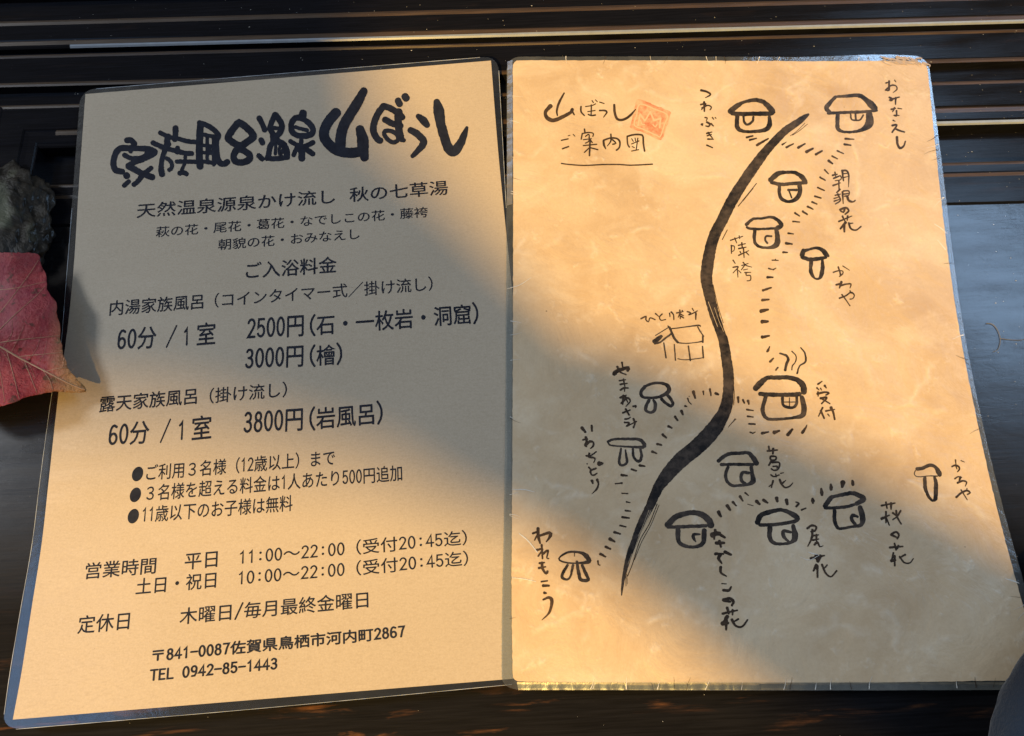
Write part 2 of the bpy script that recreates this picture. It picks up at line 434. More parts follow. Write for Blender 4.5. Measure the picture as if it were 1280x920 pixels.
# ------------------------------------------------------------------ lettering and strokes
def sample(pts, step):
    """catmull-rom through (x,y,w)"""
    if len(pts) == 2:
        n = max(2, int(math.dist(pts[0][:2], pts[1][:2]) / step))
        return [tuple(a + (b - a) * k / n for a, b in zip(*pts)) for k in range(n + 1)]
    out = []
    n = len(pts) - 1
    closed = math.dist(pts[0][:2], pts[-1][:2]) < 1e-6
    for k in range(n):
        p1, p2 = pts[k], pts[k + 1]
        if closed: p0, p3 = pts[(k - 1) % n], pts[(k + 2) % n]
        else:
            p0 = pts[k - 1] if k else tuple(2 * a - b for a, b in zip(p1, p2))
            p3 = pts[k + 2] if k + 2 <= n else tuple(2 * b - a for a, b in zip(p1, p2))
        m_ = max(2, int(math.dist(p1[:2], p2[:2]) / step))
        for q in range(m_):
            u = q / m_
            out.append(tuple(0.5 * (2 * b + (-a + c) * u + (2 * a - 5 * b + 4 * c - d) * u * u + (-a + 3 * b - 3 * c + d) * u ** 3)
                             for a, b, c, d in zip(p0, p1, p2, p3)))
    out.append(pts[-1])
    return out

LAYER = [0]
def stroke_geo(vs, fs, pts, sheet, lift0, rough=0.07):
    """pts in photo px with widths; adds a flat inked ribbon with round ends lying on the sheet"""
    LAYER[0] += 1
    lift = lift0 + (LAYER[0] % 23) * 0.0035
    sp = sample(pts, 1.6)
    seed = LAYER[0] * 3.7
    left, right = [], []
    def nrm(k):
        a = sp[max(0, k - 1)]; b = sp[min(len(sp) - 1, k + 1)]
        dx, dy = b[0] - a[0], b[1] - a[1]; h = math.hypot(dx, dy) or 1
        return dx / h, dy / h
    for k, (x, y, w) in enumerate(sp):
        dx, dy = nrm(k)
        amp = min(0.6, w * rough)
        wl = w / 2 + amp * noise.noise(Vector((k * .55, seed, 0))); wr = w / 2 + amp * noise.noise(Vector((k * .55, seed, 9)))
        left.append((x - dy * wl, y + dx * wl)); right.append((x + dy * wr, y - dx * wr))
    poly = []
    def cap(k, sgn):
        x, y, w = sp[k]; dx, dy = nrm(k); dx *= sgn; dy *= sgn
        r_ = w / 2; out = []
        for q in range(1, 6):
            a_ = math.pi * q / 6 - math.pi / 2
            ox, oy = math.cos(a_) * r_ * 0.9, math.sin(a_) * r_
            out.append((x + dx * ox - dy * oy, y + dy * ox + dx * oy))
        return out
    def addv(p):
        vs.append(PS(p[0], p[1], sheet, lift)); return len(vs) - 1
    li = [addv(p) for p in left]; ri = [addv(p) for p in right]
    for k in range(len(sp) - 1):
        fs.append((ri[k], ri[k + 1], li[k + 1], li[k]))
    e = [addv(p) for p in cap(len(sp) - 1, 1)]
    fs.append(tuple([ri[-1]] + e + [li[-1]]))
    s_ = [addv(p) for p in cap(0, -1)]
    fs.append(tuple([li[0]] + s_ + [ri[0]]))

def parse(s):
    tk = s.split(); w = float(tk[0]); out = []
    for q in tk[1:]:
        a = [float(z) for z in q.split(',')]
        if len(a) == 3: w = a[2]
        out.append((a[0], a[1], w))
    return out

def strokes(name, ox, oy, sc, lst, sheet, parent, mat, wmul=1.0, label=None, rough=0.07, lift=0.03, taper=0.0):
    vs, fs = [], []
    for s in lst.split(';'):
        if not s.strip(): continue
        raw = parse(s); nr = max(1, len(raw) - 1)
        tp = (lambda k: 1.22 - 0.42 * (k / nr) ** 1.3) if taper and math.dist(raw[0][:2], raw[-1][:2]) > 2 else (lambda k: 1.0)
        pts = [(ox + x / sc, oy + y / sc, max(0.4, w / sc * wmul * tp(k) * (1 + taper * .35 * noise.noise(Vector((x * .13, y * .13, 2)))))) for k, (x, y, w) in enumerate(raw)]
        stroke_geo(vs, fs, pts, sheet, lift, rough)
    o = obj(name, vs, fs, mat, parent)
    if label: o['label'] = label
    return o

def arc(cx, cy, rx, ry, a0, a1, n=14):
    return [(cx + rx * math.cos(math.radians(a0 + (a1 - a0) * k / n)), cy + ry * math.sin(math.radians(a0 + (a1 - a0) * k / n))) for k in range(n + 1)]
W_ST = 0.075
MONO = {  # monoline half-width characters: advance, strokes in em units (baseline 0, cap height .76)
 '0': (.5, [arc(.25, .38, .165, .36, 90, 450, 24)]),
 '1': (.5, [[(.14, .60), (.20, .64), (.27, .74), (.27, .02)]]),
 '2': (.5, [arc(.25, .56, .155, .18, 165, -20, 14) + [(.33, .36), (.22, .20), (.10, .03), (.42, .03)]]),
 '3': (.5, [arc(.24, .57, .14, .17, 150, -75, 12) + [(.20, .40)], [(.20, .40)] + arc(.24, .21, .16, .19, 75, -155, 14)]),
 '4': (.5, [[(.33, .02), (.33, .74), (.07, .24), (.45, .24)]]),
 '5': (.5, [[(.39, .73), (.13, .73), (.105, .40)] + arc(.24, .25, .165, .22, 120, -150, 16)]),
 '6': (.5, [[(.38, .68)] + arc(.26, .40, .17, .34, 80, 180, 10) + arc(.25, .22, .16, .20, 180, 520, 18)]),
 '7': (.5, [[(.09, .73), (.42, .73), (.30, .42), (.22, .02)]]),
 '8': (.5, [arc(.25, .57, .13, .16, -90, 270, 18), arc(.25, .21, .16, .20, 90, 450, 20)]),
 '9': (.5, [arc(.25, .54, .155, .20, 0, 360, 18), [(.405, .54), (.39, .25), (.30, .06), (.14, .05)]]),
 '-': (.5, [[(.06, .38), (.44, .38)]]), ':': (.5, [[(.25, .56), (.25, .57)], [(.25, .16), (.25, .17)]]),
 '/': (.5, [[(.06, -.06), (.44, .82)]]),
 '(': (.42, [[(.34, .88), (.22, .70), (.16, .52), (.16, .28), (.22, .10), (.34, -.08)]]),
 ')': (.42, [[(.08, .88), (.20, .70), (.26, .52), (.26, .28), (.20, .10), (.08, -.08)]]),
 'T': (.5, [[(.04, .73), (.46, .73)], [(.25, .73), (.25, .02)]]),
 'E': (.5, [[(.42, .73), (.11, .73), (.11, .03), (.43, .03)], [(.11, .40), (.38, .40)]]),
 'L': (.5, [[(.11, .74), (.11, .03), (.44, .03)]]), ' ': (.5, []),
}
GLYPH = {}
def glyph(ch, bold):
    """(advance, vertices, faces) of one character in em units"""
    if (ch, bold) in GLYPH: return GLYPH[(ch, bold)]
    vs, fs = [], []
    if ch in MONO:
        adv, sts = MONO[ch]; hw = W_ST / 2 * (1.0 + bold * 30) * (1.5 if ch == ':' else 1)
        for st in sts:
            pts = st
            L, Rr = [], []
            n = len(pts)
            for k in range(n):
                a = pts[max(0, k - 1)]; b = pts[min(n - 1, k + 1)]; c = pts[k]
                d1 = (c[0] - a[0], c[1] - a[1]) if k else (b[0] - c[0], b[1] - c[1])
                d2 = (b[0] - c[0], b[1] - c[1]) if k < n - 1 else d1
                h1 = math.hypot(*d1) or 1; h2 = math.hypot(*d2) or 1
                t1 = (d1[0] / h1, d1[1] / h1); t2 = (d2[0] / h2, d2[1] / h2)
                mx, my = t1[0] + t2[0], t1[1] + t2[1]; hm = math.hypot(mx, my) or 1; mx /= hm; my /= hm
                cs = max(.45, mx * t1[0] + my * t1[1]); w = hw / cs
                L.append((c[0] - my * w, c[1] + mx * w)); Rr.append((c[0] + my * w, c[1] - mx * w))
            b0 = len(vs); vs += L + Rr
            for k in range(n - 1): fs.append((b0 + n + k, b0 + n + k + 1, b0 + k + 1, b0 + k))
            for c, a in ((pts[0], pts[1]), (pts[-1], pts[-2])):
                b0 = len(vs); vs += [(c[0] + hw * math.cos(q * math.tau / 10), c[1] + hw * math.sin(q * math.tau / 10)) for q in range(10)]
                fs.append(tuple(range(b0, b0 + 10)))
        # caps and joints share the ink layer, each piece a hair above the last
        GLYPH[(ch, bold)] = (adv, vs, fs); return GLYPH[(ch, bold)]
    cu = bpy.data.curves.new('t', 'FONT'); cu.body = ch; cu.size = 1.0; cu.resolution_u = 3
    ob = bpy.data.objects.new('t', cu); C.objects.link(ob)
    me = bpy.data.meshes.new_from_object(ob.evaluated_get(bpy.context.evaluated_depsgraph_get()))
    vv = [(v.co.x, v.co.y) for v in me.vertices]; ff = [tuple(p.vertices) for p in me.polygons]
    bpy.data.objects.remove(ob); bpy.data.curves.remove(cu); bpy.data.meshes.remove(me)
    for dx, dy in (((-bold, 0), (bold, 0), (0, bold), (0, -bold)) if bold else ((0, 0),)):
        b0 = len(vs); vs += [(x + dx, y + dy) for x, y in vv]; fs += [tuple(i + b0 for i in f) for f in ff]
    GLYPH[(ch, bold)] = (EM, vs, fs); return GLYPH[(ch, bold)]
def font_em():
    w = []
    for body in ('国', '国国'):
        cu = bpy.data.curves.new('t', 'FONT'); cu.body = body; cu.size = 1.0
        ob = bpy.data.objects.new('t', cu); C.objects.link(ob)
        me = bpy.data.meshes.new_from_object(ob.evaluated_get(bpy.context.evaluated_depsgraph_get()))
        w.append(max(v.co.x for v in me.vertices)); bpy.data.objects.remove(ob); bpy.data.curves.remove(cu); bpy.data.meshes.remove(me)
    return w[1] - w[0]
EM = font_em()
print('EM', EM)

def text_line(body, L, R, h, parent, bold=0.012, name='printed_line', mat=None, sheet=1, wide=True):
    V, Fc = [], []; pen = 0.0
    dk = 0
    for ch in body:
        adv, gv, gf = glyph(ch, bold)
        sc = EM if ch in MONO else 1.0
        b0 = len(V)
        # neighbours and the pieces of one character sit on slightly different ink layers
        comp = {}
        for fi, f in enumerate(gf):
            for i in f: comp.setdefault(i, (fi * 7919 % 13) if ch in MONO else (i // max(1, len(gv) // (4 if bold else 1))))
        V += [(pen + x * sc, y * sc, comp.get(i, 0)) for i, (x, y) in enumerate(gv)]
        Fc += [tuple(i + b0 for i in f) for f in gf]
        pen += adv * sc
    xs = [v[0] for v in V]; ys = [v[1] for v in V]
    x0, x1, y0, y1 = min(xs), max(xs), min(ys), max(ys)
    a = PS(*L, sheet); b = PS(*R, sheet)
    ex = (b - a); ex.z = 0; ln = ex.length; ex.normalize(); ey = Vector((-ex.y, ex.x, 0))
    mid = ((L[0] + R[0]) / 2, (L[1] + R[1]) / 2)
    hm = (PS(mid[0], mid[1] - h, sheet) - PS(mid[0], mid[1], sheet)).length
    ex_, wv = SHEET[sheet]
    out = []
    for vx, vy, k in V:
        p = a + ex * ((vx - x0) / (x1 - x0) * ln) + ey * ((vy - y0) / (y1 - y0) * hm)
        out.append((p.x, p.y, bow(p.x, p.y, ex_, wv) + 0.05 + k * 0.004))
    return obj(name, out, Fc, mat or M_PRINT, parent)

TL = [
 ("天然温泉源泉かけ流し", (170.5, 273), (419, 254.5), 18.5, .010),
 ("秋の七草湯", (437, 253), (560.5, 243.5), 18.5, .010),
 ("萩の花・尾花・葛花・なでしこの花・藤袴", (194.5, 297), (535.3, 271.5), 13.5, .008),
 ("朝貌の花・おみなえし", (272.6, 313), (449.7, 299.0), 13.8, .008),
 ("ご入浴料金", (307, 349), (421, 341), 21, .012),
 ("内湯家族風呂", (136.5, 395), (254, 386), 19, .010),
 ("（コインタイマー式／掛け流し）", (268, 385), (541.3, 363.5), 18.5, .006),
 ("60分", (146, 439), (194.5, 435.5), 28, .012),
 ("1", (229.5, 432.5), (234.5, 432.0), 24.5, .012),
 ("室", (245.6, 432), (269, 430), 28, .010),
 ("2500円", (307.5, 425.5), (379.5, 420.5), 27, .012),
 ("(石・一枚岩・洞窟)", (387.3, 421), (598.7, 405), 28, .012),
 ("3000円", (306, 463), (379, 458.5), 27, .012),
 ("(檜)", (387.3, 459.5), (428, 456), 28.5, .012),
 ("露天家族風呂", (123.8, 516), (246, 505), 20.5, .012),
 ("（掛け流し）", (261.6, 505), (358.8, 496.5), 20, .008),
 ("60分", (135, 559), (185.8, 554.5), 29, .012),
 ("1", (222.8, 550.5), (228.3, 550.0), 26, .012),
 ("室", (239.4, 550.5), (264, 548), 30, .010),
 ("3800円", (304, 543.5), (378.3, 538.5), 28.5, .012),
 ("(岩風呂)", (386.9, 539), (478.8, 530.5), 30.5, .012),
 ("ご利用３名様（12歳以上）まで", (182.3, 601.5), (418.8, 582), 20.5, .008),
 ("３名様を超える料金は1人あたり500円追加", (182.3, 627), (503, 601), 20.5, .008),
 ("11歳以下のお子様は無料", (177.3, 654), (365.6, 639), 20.5, .008),
 ("営業時間", (105.7, 724.5), (194.5, 717), 20.5, .008),
 ("平日", (230.4, 712.8), (271.6, 709), 20, .008),
 ("11:00〜22:00", (299.4, 705.2), (430.7, 694.0), 17.5, .006),
 ("（受付20:45迄）", (445.5, 694), (584.3, 681.5), 19.5, .006),
 ("土日・祝日", (169.2, 744), (269.9, 735), 20.5, .008),
 ("10:00〜22:00", (298, 731), (430.7, 719.8), 17.5, .006),
 ("（受付20:45迄）", (445.5, 720), (585.8, 707.2), 19.5, .006),
 ("定休日", (96.2, 792.8), (161.2, 787), 22.5, .008),
 ("木曜日/毎月最終金曜日", (224, 781.5), (460.7, 760), 21.5, .008),
 ("〒841-0087佐賀県鳥栖市河内町2867", (189.7, 828.5), (507.4, 797.5), 17.5, .022),
 ("TEL 0942-85-1443", (186.3, 852), (346.6, 837), 16.5, .022),
]
for body, l_, r_, h_, bd in TL:
    text_line(body, l_, r_, h_, price, {.006: .008, .008: .010, .010: .012, .012: .014, .022: .026}[bd])
strokes('printed_slash', 0, 0, 1, "1.9 208,434 220.8,407", 1, price, M_PRINT, rough=0)
strokes('printed_slash', 0, 0, 1, "1.9 200.6,553 213,524", 1, price, M_PRINT, rough=0)
for bx, by in ((171.9, 592.5), (169.2, 618.6), (166.6, 645.2)):
    vs = [PS(bx + 6.9 * math.cos(a) + 1.7 * math.sin(a), by - 9.2 * math.sin(a), 1, 0.05) for a in [k * math.tau / 28 for k in range(28)]]
    obj('printed_bullet', vs, [tuple(reversed(range(28)))], M_PRINT, price)

BT = [
 (130, 150, 9.846, "75 280,250 330,250 375,295;78 285,345 200,350 150,400 122,480 118,560 150,620 225,635;72 200,350 300,342 420,350 550,355 630,392;88 620,398 570,430 480,470 380,495;62 250,430 330,470 410,470;60 530,380 510,450;72 480,480 380,515 295,565;80 300,570 380,610 450,650 540,685 595,705;62 580,590 520,640 460,700 405,765 365,795;84 275,678 282,690;56 245,808 305,755;50 300,352 330,390"),
 (130, 150, 9.846, "72 880,95 877,180 870,240;58 690,155 760,190 830,215 900,225 980,250 1060,265 1180,275;78 790,200 775,260 790,300;64 600,280 680,315 760,350 850,370 930,390 1000,408 1080,412;62 765,300 738,400 715,480 703,560 703,620;74 702,610 714,670;52 770,470 820,510 835,560 825,600 800,615;58 905,340 900,400;56 895,512 1000,512 1150,515;44 1000,440 995,520 972,580 955,620;64 930,655 980,645 1015,665"),
 (230, 130, 9.2, "82 190,240 182,330 178,450 175,580 180,650 185,720;62 175,215 250,240 330,285 395,350;72 395,360 370,440 372,540 385,620 410,675 460,690 500,665;48 225,352 345,375;42 215,475 350,485;44 215,558 350,568;50 230,660 355,680;42 266,380 266,670;44 340,380 342,700;30 300,480 300,560"),
 (230, 130, 9.2, "84 620,222 540,320 508,390 560,440 650,478 740,425 798,370 740,290 650,220 620,222;62 640,470 620,525;78 600,535 568,600 590,655 660,672 740,645 758,600 720,555 650,520 600,535"),
 (310, 110, 8.36, "58 115,312 150,380 175,440;58 135,540 152,575;56 112,705 148,742;60 285,275 245,360 232,430 275,500;62 290,280 348,370 348,440 305,500;44 240,412 340,425;80 268,500 272,545;60 275,550 232,610 218,680 205,730;70 300,550 370,590 400,650 405,710;56 195,735 300,738 415,725;36 290,580 285,690;36 345,590 325,640 340,700 375,620"),
 (310, 110, 8.36, "84 575,262 568,300;64 500,312 455,370 458,450 510,492 600,500 665,478 680,430 640,370 570,322 500,312;42 495,408 550,425 620,443;46 555,500 555,600;48 440,555 500,590 545,612;54 680,568 620,600 570,618;48 515,610 475,702;72 556,620 562,738;58 600,635 678,688"),
 (390, 100, 6.095, "78 185,248 130,310 95,380 95,440 140,500 200,540 290,555 375,545;60 395,82 345,175,78 285,270,80 240,350,82 220,430,82 215,520,80;70 365,375 385,450,86 390,530,84 400,592,66"),
 (390, 100, 6.095, "52 545,198 500,260 470,340 470,400 500,450 520,462;50 545,198 600,218 660,255 688,285;58 660,240 655,300 662,380 675,440 700,460,34;50 555,302 620,335 675,350;34 555,390 550,415 580,455 620,475 655,455 645,415 600,388 555,390;50 655,155 668,185;58 708,125 718,140"),
 (390, 100, 6.095, "40 808,275 850,310,62 878,345,46;52 750,382 800,410,58 848,460,56 840,500,54 800,545,44 765,580,34"),
 (390, 100, 6.095, "50 950,165 965,230,84 980,330,76 1010,440,74 1040,520,76 1080,545,76 1120,500,68 1160,420,52 1180,362,24"),
]
for ox, oy, sc, s in BT:
    strokes('brush_title_character', ox, oy, sc, s, 1, price, M_PRINT, rough=0.10, lift=0.04)

def hut(ox, oy, sc, s): strokes('hut_drawing', ox, oy, sc, s, 2, mapr, M_BRUSH, rough=0.14)
def hand(ox, oy, sc, s, w=1.28): strokes('handwritten_name', ox, oy, sc, s, 2, mapr, M_THIN, wmul=w, taper=1.0, rough=.12)
def path(ox, oy, sc, s):
    for q in s.split(';'): strokes('path_dash', ox, oy, sc, q, 2, mapr, M_THIN, rough=0.18, taper=1.0)

# title and underline
strokes('handwritten_title', 670, 110, 7.11, "14 250,45 205,130,22 185,200,18 190,245,12;40 130,160 85,210,30 95,260,36 150,288,36 230,260,34 310,215,30 322,190;24 315,195 340,238,12;16 400,165 400,210 430,245,12;10 440,165 500,155 530,140;10 460,210 525,200;12 492,150 490,235;14 465,235 490,245 528,240;10 498,112 510,130;9 528,105 545,122;10 565,125 605,138;16 565,200 610,200 630,215 600,260,8;22 695,150 700,220 722,275 770,282 830,250 885,190,10", 2, mapr, M_THIN)
strokes('handwritten_title', 670, 110, 7.11, "12 225,465 285,452;14 235,540 290,520;8 285,425 302,420;8 330,412 345,428;14 430,365 435,400;12 410,410 402,455;12 410,405 470,395 510,405 505,430;12 440,430 470,412 470,470 440,490;10 420,460 492,450;12 470,440 500,485;12 420,512 540,500;16 480,470 475,600;12 475,530 430,572;12 480,530 550,548;20 600,470 605,510 620,540,10;16 600,465 660,445 720,450 745,480 740,530 715,552;14 665,410 665,470 635,515,8;14 680,460 710,490 682,500;14 810,440 815,500 830,525;16 810,430 870,415 930,415 950,430 955,500 965,560;9 850,450 865,475;9 880,445 885,472;10 850,497 915,470;10 905,445 890,550;10 850,560 912,548;9 855,520 875,530;12 225,670 300,680 430,688 600,680 740,680 850,686 1035,677", 2, mapr, M_THIN)
# red seal
def seal():
    t = NT('faded_red_seal_ink'); v = t.coord()
    n = t.noise(v, 210, 4, 0.7)
    t.set(Base_Color=t.mix(t.ramp(n, [(0.38, 0.0), (0.60, 1.0)]), (0.60, 0.20, 0.09), (0.69, 0.46, 0.27)), Roughness=.6, Coat_Weight=.75)
    pts = [(905, 100, 10), (1050, 150, 10), (1185, 205, 10), (1195, 235, 10), (1160, 350, 10), (1125, 450, 10), (1090, 460, 10), (960, 400, 10), (848, 360, 10), (840, 330, 10), (870, 210, 10), (905, 100, 10)]
    sp = sample(pts, 12)[:-1]
    cx_ = sum(p[0] for p in sp) / len(sp); cy_ = sum(p[1] for p in sp) / len(sp); n = len(sp); R_ = 12
    vs = [PS(670 + cx_ / 7.11, 110 + cy_ / 7.11, 2, 0.022)]; fs = []
    for r_ in range(1, R_ + 1):
        for x, y, w in sp:
            q = r_ / R_; xx = cx_ + (x - cx_) * q; yy = cy_ + (y - cy_) * q
            if r_ == R_: xx += 8 * noise.noise(Vector((x * .03, y * .03, 1))); yy += 8 * noise.noise(Vector((x * .03, y * .03, 5)))
            vs.append(PS(670 + xx / 7.11, 110 + yy / 7.11, 2, 0.022))
    for k in range(n):
        fs.append((0, 1 + (k + 1) % n, 1 + k))
        for r_ in range(R_ - 1):
            a = 1 + r_ * n + k; b = 1 + r_ * n + (k + 1) % n
            fs.append((a, b, b + n, a + n))
    s = obj('red_seal_stamp', vs, fs, t.m, mapr)
    u = NT('pale_seal_lines'); u.set(Base_Color=(0.74, 0.52, 0.32), Roughness=.6, Coat_Weight=.75)
    strokes('seal_line', 670, 110, 7.11, "12 925,145 1060,190 1165,240 1140,330 1105,430 1080,425 960,370 875,330 895,240 925,145;15 908,335 925,232;15 925,232 968,292;15 968,292 1015,212;15 1015,212 1050,290;15 1050,290 1108,268;15 1108,268 1098,352;11 930,285 940,320 965,325;11 1040,325 1060,345 1075,325", 2, s, u.m, lift=.11)
seal()

road = strokes('brush_road', 0, 0, 1, "3 1010.5,143 1006,146,6 997,152.8,8.5 981,164,9.8 967,178,10.5 956,190.5,11.4 940,212,13.2 926,232.7,13.8 913.5,253.2,14.2 903.4,273.8,14.2 894,292,14.2 887.5,312.6,14.4 884,335,15 883,349,14.8 886.6,368,13.4 892.6,391.7,12.6 899.8,413.2,11.4 904.5,427.6,12.2 908,449,13 910.5,468,13.2 910.5,487.3,13.8 908,506.5,15 902,521,17 891.3,537.5,20 872.5,557.5,20 852.5,573.7,19.8 835,592.5,17.2 822.5,610,13.2 812.5,632.5,11 801,655,9 792.5,677.5,8 786,695,7 780.5,717.5,4.6 778,732.5,3.2 777,744,1.4", 2, mapr, M_BRUSH, rough=0.05)
for q_ in "5 375,435 330,492 275,560;7 355,462 300,530;5 215,690 188,742;3 640,105 600,145 560,175".split(';'): strokes('dry_brush_streak', 860, 130, 4.382, q_, 2, mapr, M_THIN)
for q_ in "4 246,440 206,540 160,622 122,740 98,800;3 255,445 214,545 168,630 132,720;3 232,350 190,450 150,545;3 640,15 605,50;3 88,780 90,850;2.5 94,790 96,840".split(';'): strokes('dry_brush_streak', 760, 520, 4.0, q_, 2, mapr, M_THIN)
for q_ in "3 215,150 240,260 268,350;3 330,850 295,895;3 318,640 326,720 322,780".split(';'): strokes('dry_brush_streak', 840, 320, 4.183, q_, 2, mapr, M_THIN)
g_ = NT('bare_paper_gap'); g_.set(Base_Color=(0.55, 0.42, 0.27), Roughness=.6, Coat_Weight=.7)
for q_ in "2.6 190,240 212,300 238,368;1.8 222,270 246,340 270,395".split(';'): strokes('bare_paper_streak', 840, 320, 4.183, q_, 2, mapr, g_.m, lift=.12)
for q_ in "2 215,470 185,540 160,590 138,650;1.6 205,470 175,548 150,602;1.4 120,690 100,740".split(';'): strokes('bare_paper_streak', 760, 520, 4.0, q_, 2, mapr, g_.m, lift=.12)

# つわぶき and its hut
hand(860, 100, 8.533, "16 140,110 200,125 240,155 185,190,8;16 172,235 175,335;12 135,262 190,255 145,315;12 150,300 210,270 250,290 235,318;10 180,400 205,405 195,435;10 260,400 275,420;10 290,400 300,410;26 150,475 152,480;14 200,450 235,470 220,495 190,490;16 245,465 270,490;12 200,570 255,555;12 205,595 250,580;12 215,560 260,620;12 210,630 270,632;12 200,695 262,722")
hut(860, 100, 8.533, "50 450,335,60 520,278,55 600,235,34 700,214,44 790,228,48 860,283,58 900,340,66 860,365,46;46 470,355 560,362 700,360 860,358,50;48 525,390 520,460 535,520 600,548,35 700,550,32 820,532,50 868,480,55 868,400,40;26 592,385 600,450 635,475 688,440 698,395")
path(860, 100, 8.533, "18 625,612 692,596;20 660,640 730,622;22 735,695 855,625;22 1050,718 1125,680;22 1175,722 1248,680;14 1005,690 1050,660,8;7 1115,588 1190,540 1275,470")
# おみなえし
hut(1010, 90, 8.364, "26 285,258 400,252,34 530,245,44 600,285,50 660,340,75 700,380,62;36 285,262 230,320,44 192,380,48 240,428,32;32 210,430 330,425 480,420 600,415 720,402,26;44 310,440 308,520 312,590 360,622,30 450,628,28 560,605,40 640,540,88 640,440,68;18 445,440 455,495 500,505 545,500 578,450;22 495,430 500,495")
hand(1010, 90, 8.364, "12 815,115 850,105;12 848,95 845,190,16 815,185;12 810,190 870,140 920,145 930,180 890,215,8;8 905,85 920,105;14 850,265 880,280 850,300 880,297;14 860,290 955,262;14 917,270 915,338;12 870,390 915,380;12 905,375 885,415;10 940,380 980,385;12 925,405 925,460 895,450 952,455;10 890,505 912,515;14 880,560 930,555 880,630,18;14 910,590 950,610 1010,628;18 930,680 935,750 960,795 1000,775 1018,725")
path(1010, 90, 8.364, "18 390,698 480,703;20 380,755 448,766")
path(950, 180, 7.664, "16 740,65 800,92;16 690,115 742,142;18 657,160 695,188;16 620,248 655,285;16 575,318 625,348;18 555,418 618,445;16 525,500 585,518;18 498,555 545,575;18 455,600 508,625;18 410,645 452,675;18 335,660 378,690;16 315,742 380,748;18 270,855 320,862;24 445,75 508,42;24 535,100 595,65")
hut(950, 180, 7.664, "40 100,345,50 170,285,46 250,272,34 330,272,34 400,315,46 432,358,48;34 110,368 200,386 300,380 442,370,34;34 185,400 187,480 212,530 280,552,30 350,522,44 383,460,44 378,390;24 270,440 310,440 350,440,30;16 280,450 303,515")
hand(950, 180, 7.664, "12 695,300 740,290;12 718,270 725,310;10 705,330 770,305 775,340 720,352;12 700,398 770,372;12 755,352 757,430;14 790,262 792,300 800,352;14 785,255 830,256 850,300 848,412,8;8 800,285 838,280;8 805,320 842,312;14 765,435 735,465;10 720,492 770,480;12 745,480 770,540 722,575;10 710,522 757,507;10 710,548 757,532;12 790,460 797,570;12 800,450 850,450 850,490 810,500;12 800,480 845,475;14 835,500 850,540 890,555 912,540;16 765,630 820,610 850,640 815,672;14 810,622 800,655 772,640;12 755,742 880,690;14 790,692 815,742;12 840,690 835,732;18 820,752 770,812;18 806,772 808,840;12 850,762 890,758;14 850,757 870,810 920,825 968,790")
# 藤袴
hut(900, 260, 9.2, "30 302,190,40 380,127,32 480,120,28 590,105,34 670,145,44 705,200,54 655,235;30 310,222 350,238 480,242 630,232;40 400,260 395,340 408,410,38 470,450,32 570,455,34 650,420,66 662,330,58 645,250,48;24 592,325 530,325 520,370 545,405")
hand(900, 260, 9.2, "14 120,372 262,325;13 170,345 192,402;13 220,320 226,352;14 130,430 132,522;12 130,435 165,440 160,490 132,502;13 210,430 292,410;13 215,467 300,450;15 250,400 256,462;13 215,545 330,490;14 270,470 277,570;11 230,500 242,522;11 300,510 332,542;14 150,600 175,637;13 150,682 210,677 150,747;13 200,700 206,795;11 215,720 242,747;11 250,662 325,637;11 265,625 300,660 365,680;11 290,650 245,712;10 270,712 320,702;12 285,742 355,740;14 300,745 302,775 350,777 350,830 312,837", 1.05)
path(900, 260, 9.2, "24 760,405 830,415;24 725,510 775,512;14 600,600 670,602;12 638,590 636,604;14 560,695 598,705;12 610,710 645,690;26 545,797 608,797")
path(940, 290, 5.1, "14 70,372 122,355;14 65,435 108,430;18 58,505 102,495;18 65,572 102,570;16 65,670 110,662")
# かわや (upper)
hut(980, 290, 8.364, "48 205,195,50 190,240,56;28 205,200,38 270,180,28 335,167,30 400,187,44 438,230,54 465,252,26;30 190,262,42 260,286 340,282 440,266,30;40 285,300 278,370 287,430 322,484,24 370,484,28 394,440,48 404,360,42 400,290,30")
hand(980, 290, 8.364, "11 515,422 570,405 615,410 612,440 580,465,14;12 567,365 585,420 592,450,22;8 615,355 685,400;14 545,552 590,540 600,520;18 600,522 580,585;14 590,562 650,545 700,545 690,585,10;12 580,692 650,665 700,630 735,660 720,695 690,702;10 605,655 640,700 690,772;10 690,615 702,642")
# ひとり休み shelter
hand(790, 370, 10.22, "14 115,290 180,260 175,300 210,330 230,280 295,302;12 300,225 340,260;12 385,230 350,270 370,310 430,300;12 480,220 485,265;14 500,205 530,240 535,302;12 570,217 655,200;14 610,180 617,290;12 610,222 590,272;12 620,232 660,252;10 640,185 650,197;13 630,262 662,282;14 705,200 750,215 720,245 780,220 835,190;12 770,160 790,192;16 815,217 815,300")
hut(790, 370, 10.22, "20 460,385 500,425;15 505,418 600,407 680,396 850,375,22 875,390,12;18 480,400,28 500,450,32 540,540 585,592;14 585,597 700,605 830,592 900,580,22;18 840,395 870,450 915,515;24 905,512 905,590;60 285,580,60 330,550,56 375,515,40;12 300,505 420,430 470,398;24 290,610 360,590 430,535 500,480 500,430,20;20 405,600 435,790;18 540,620 555,820;20 720,640 745,825;20 900,645 912,790;12 585,802 680,815 800,805 915,787")
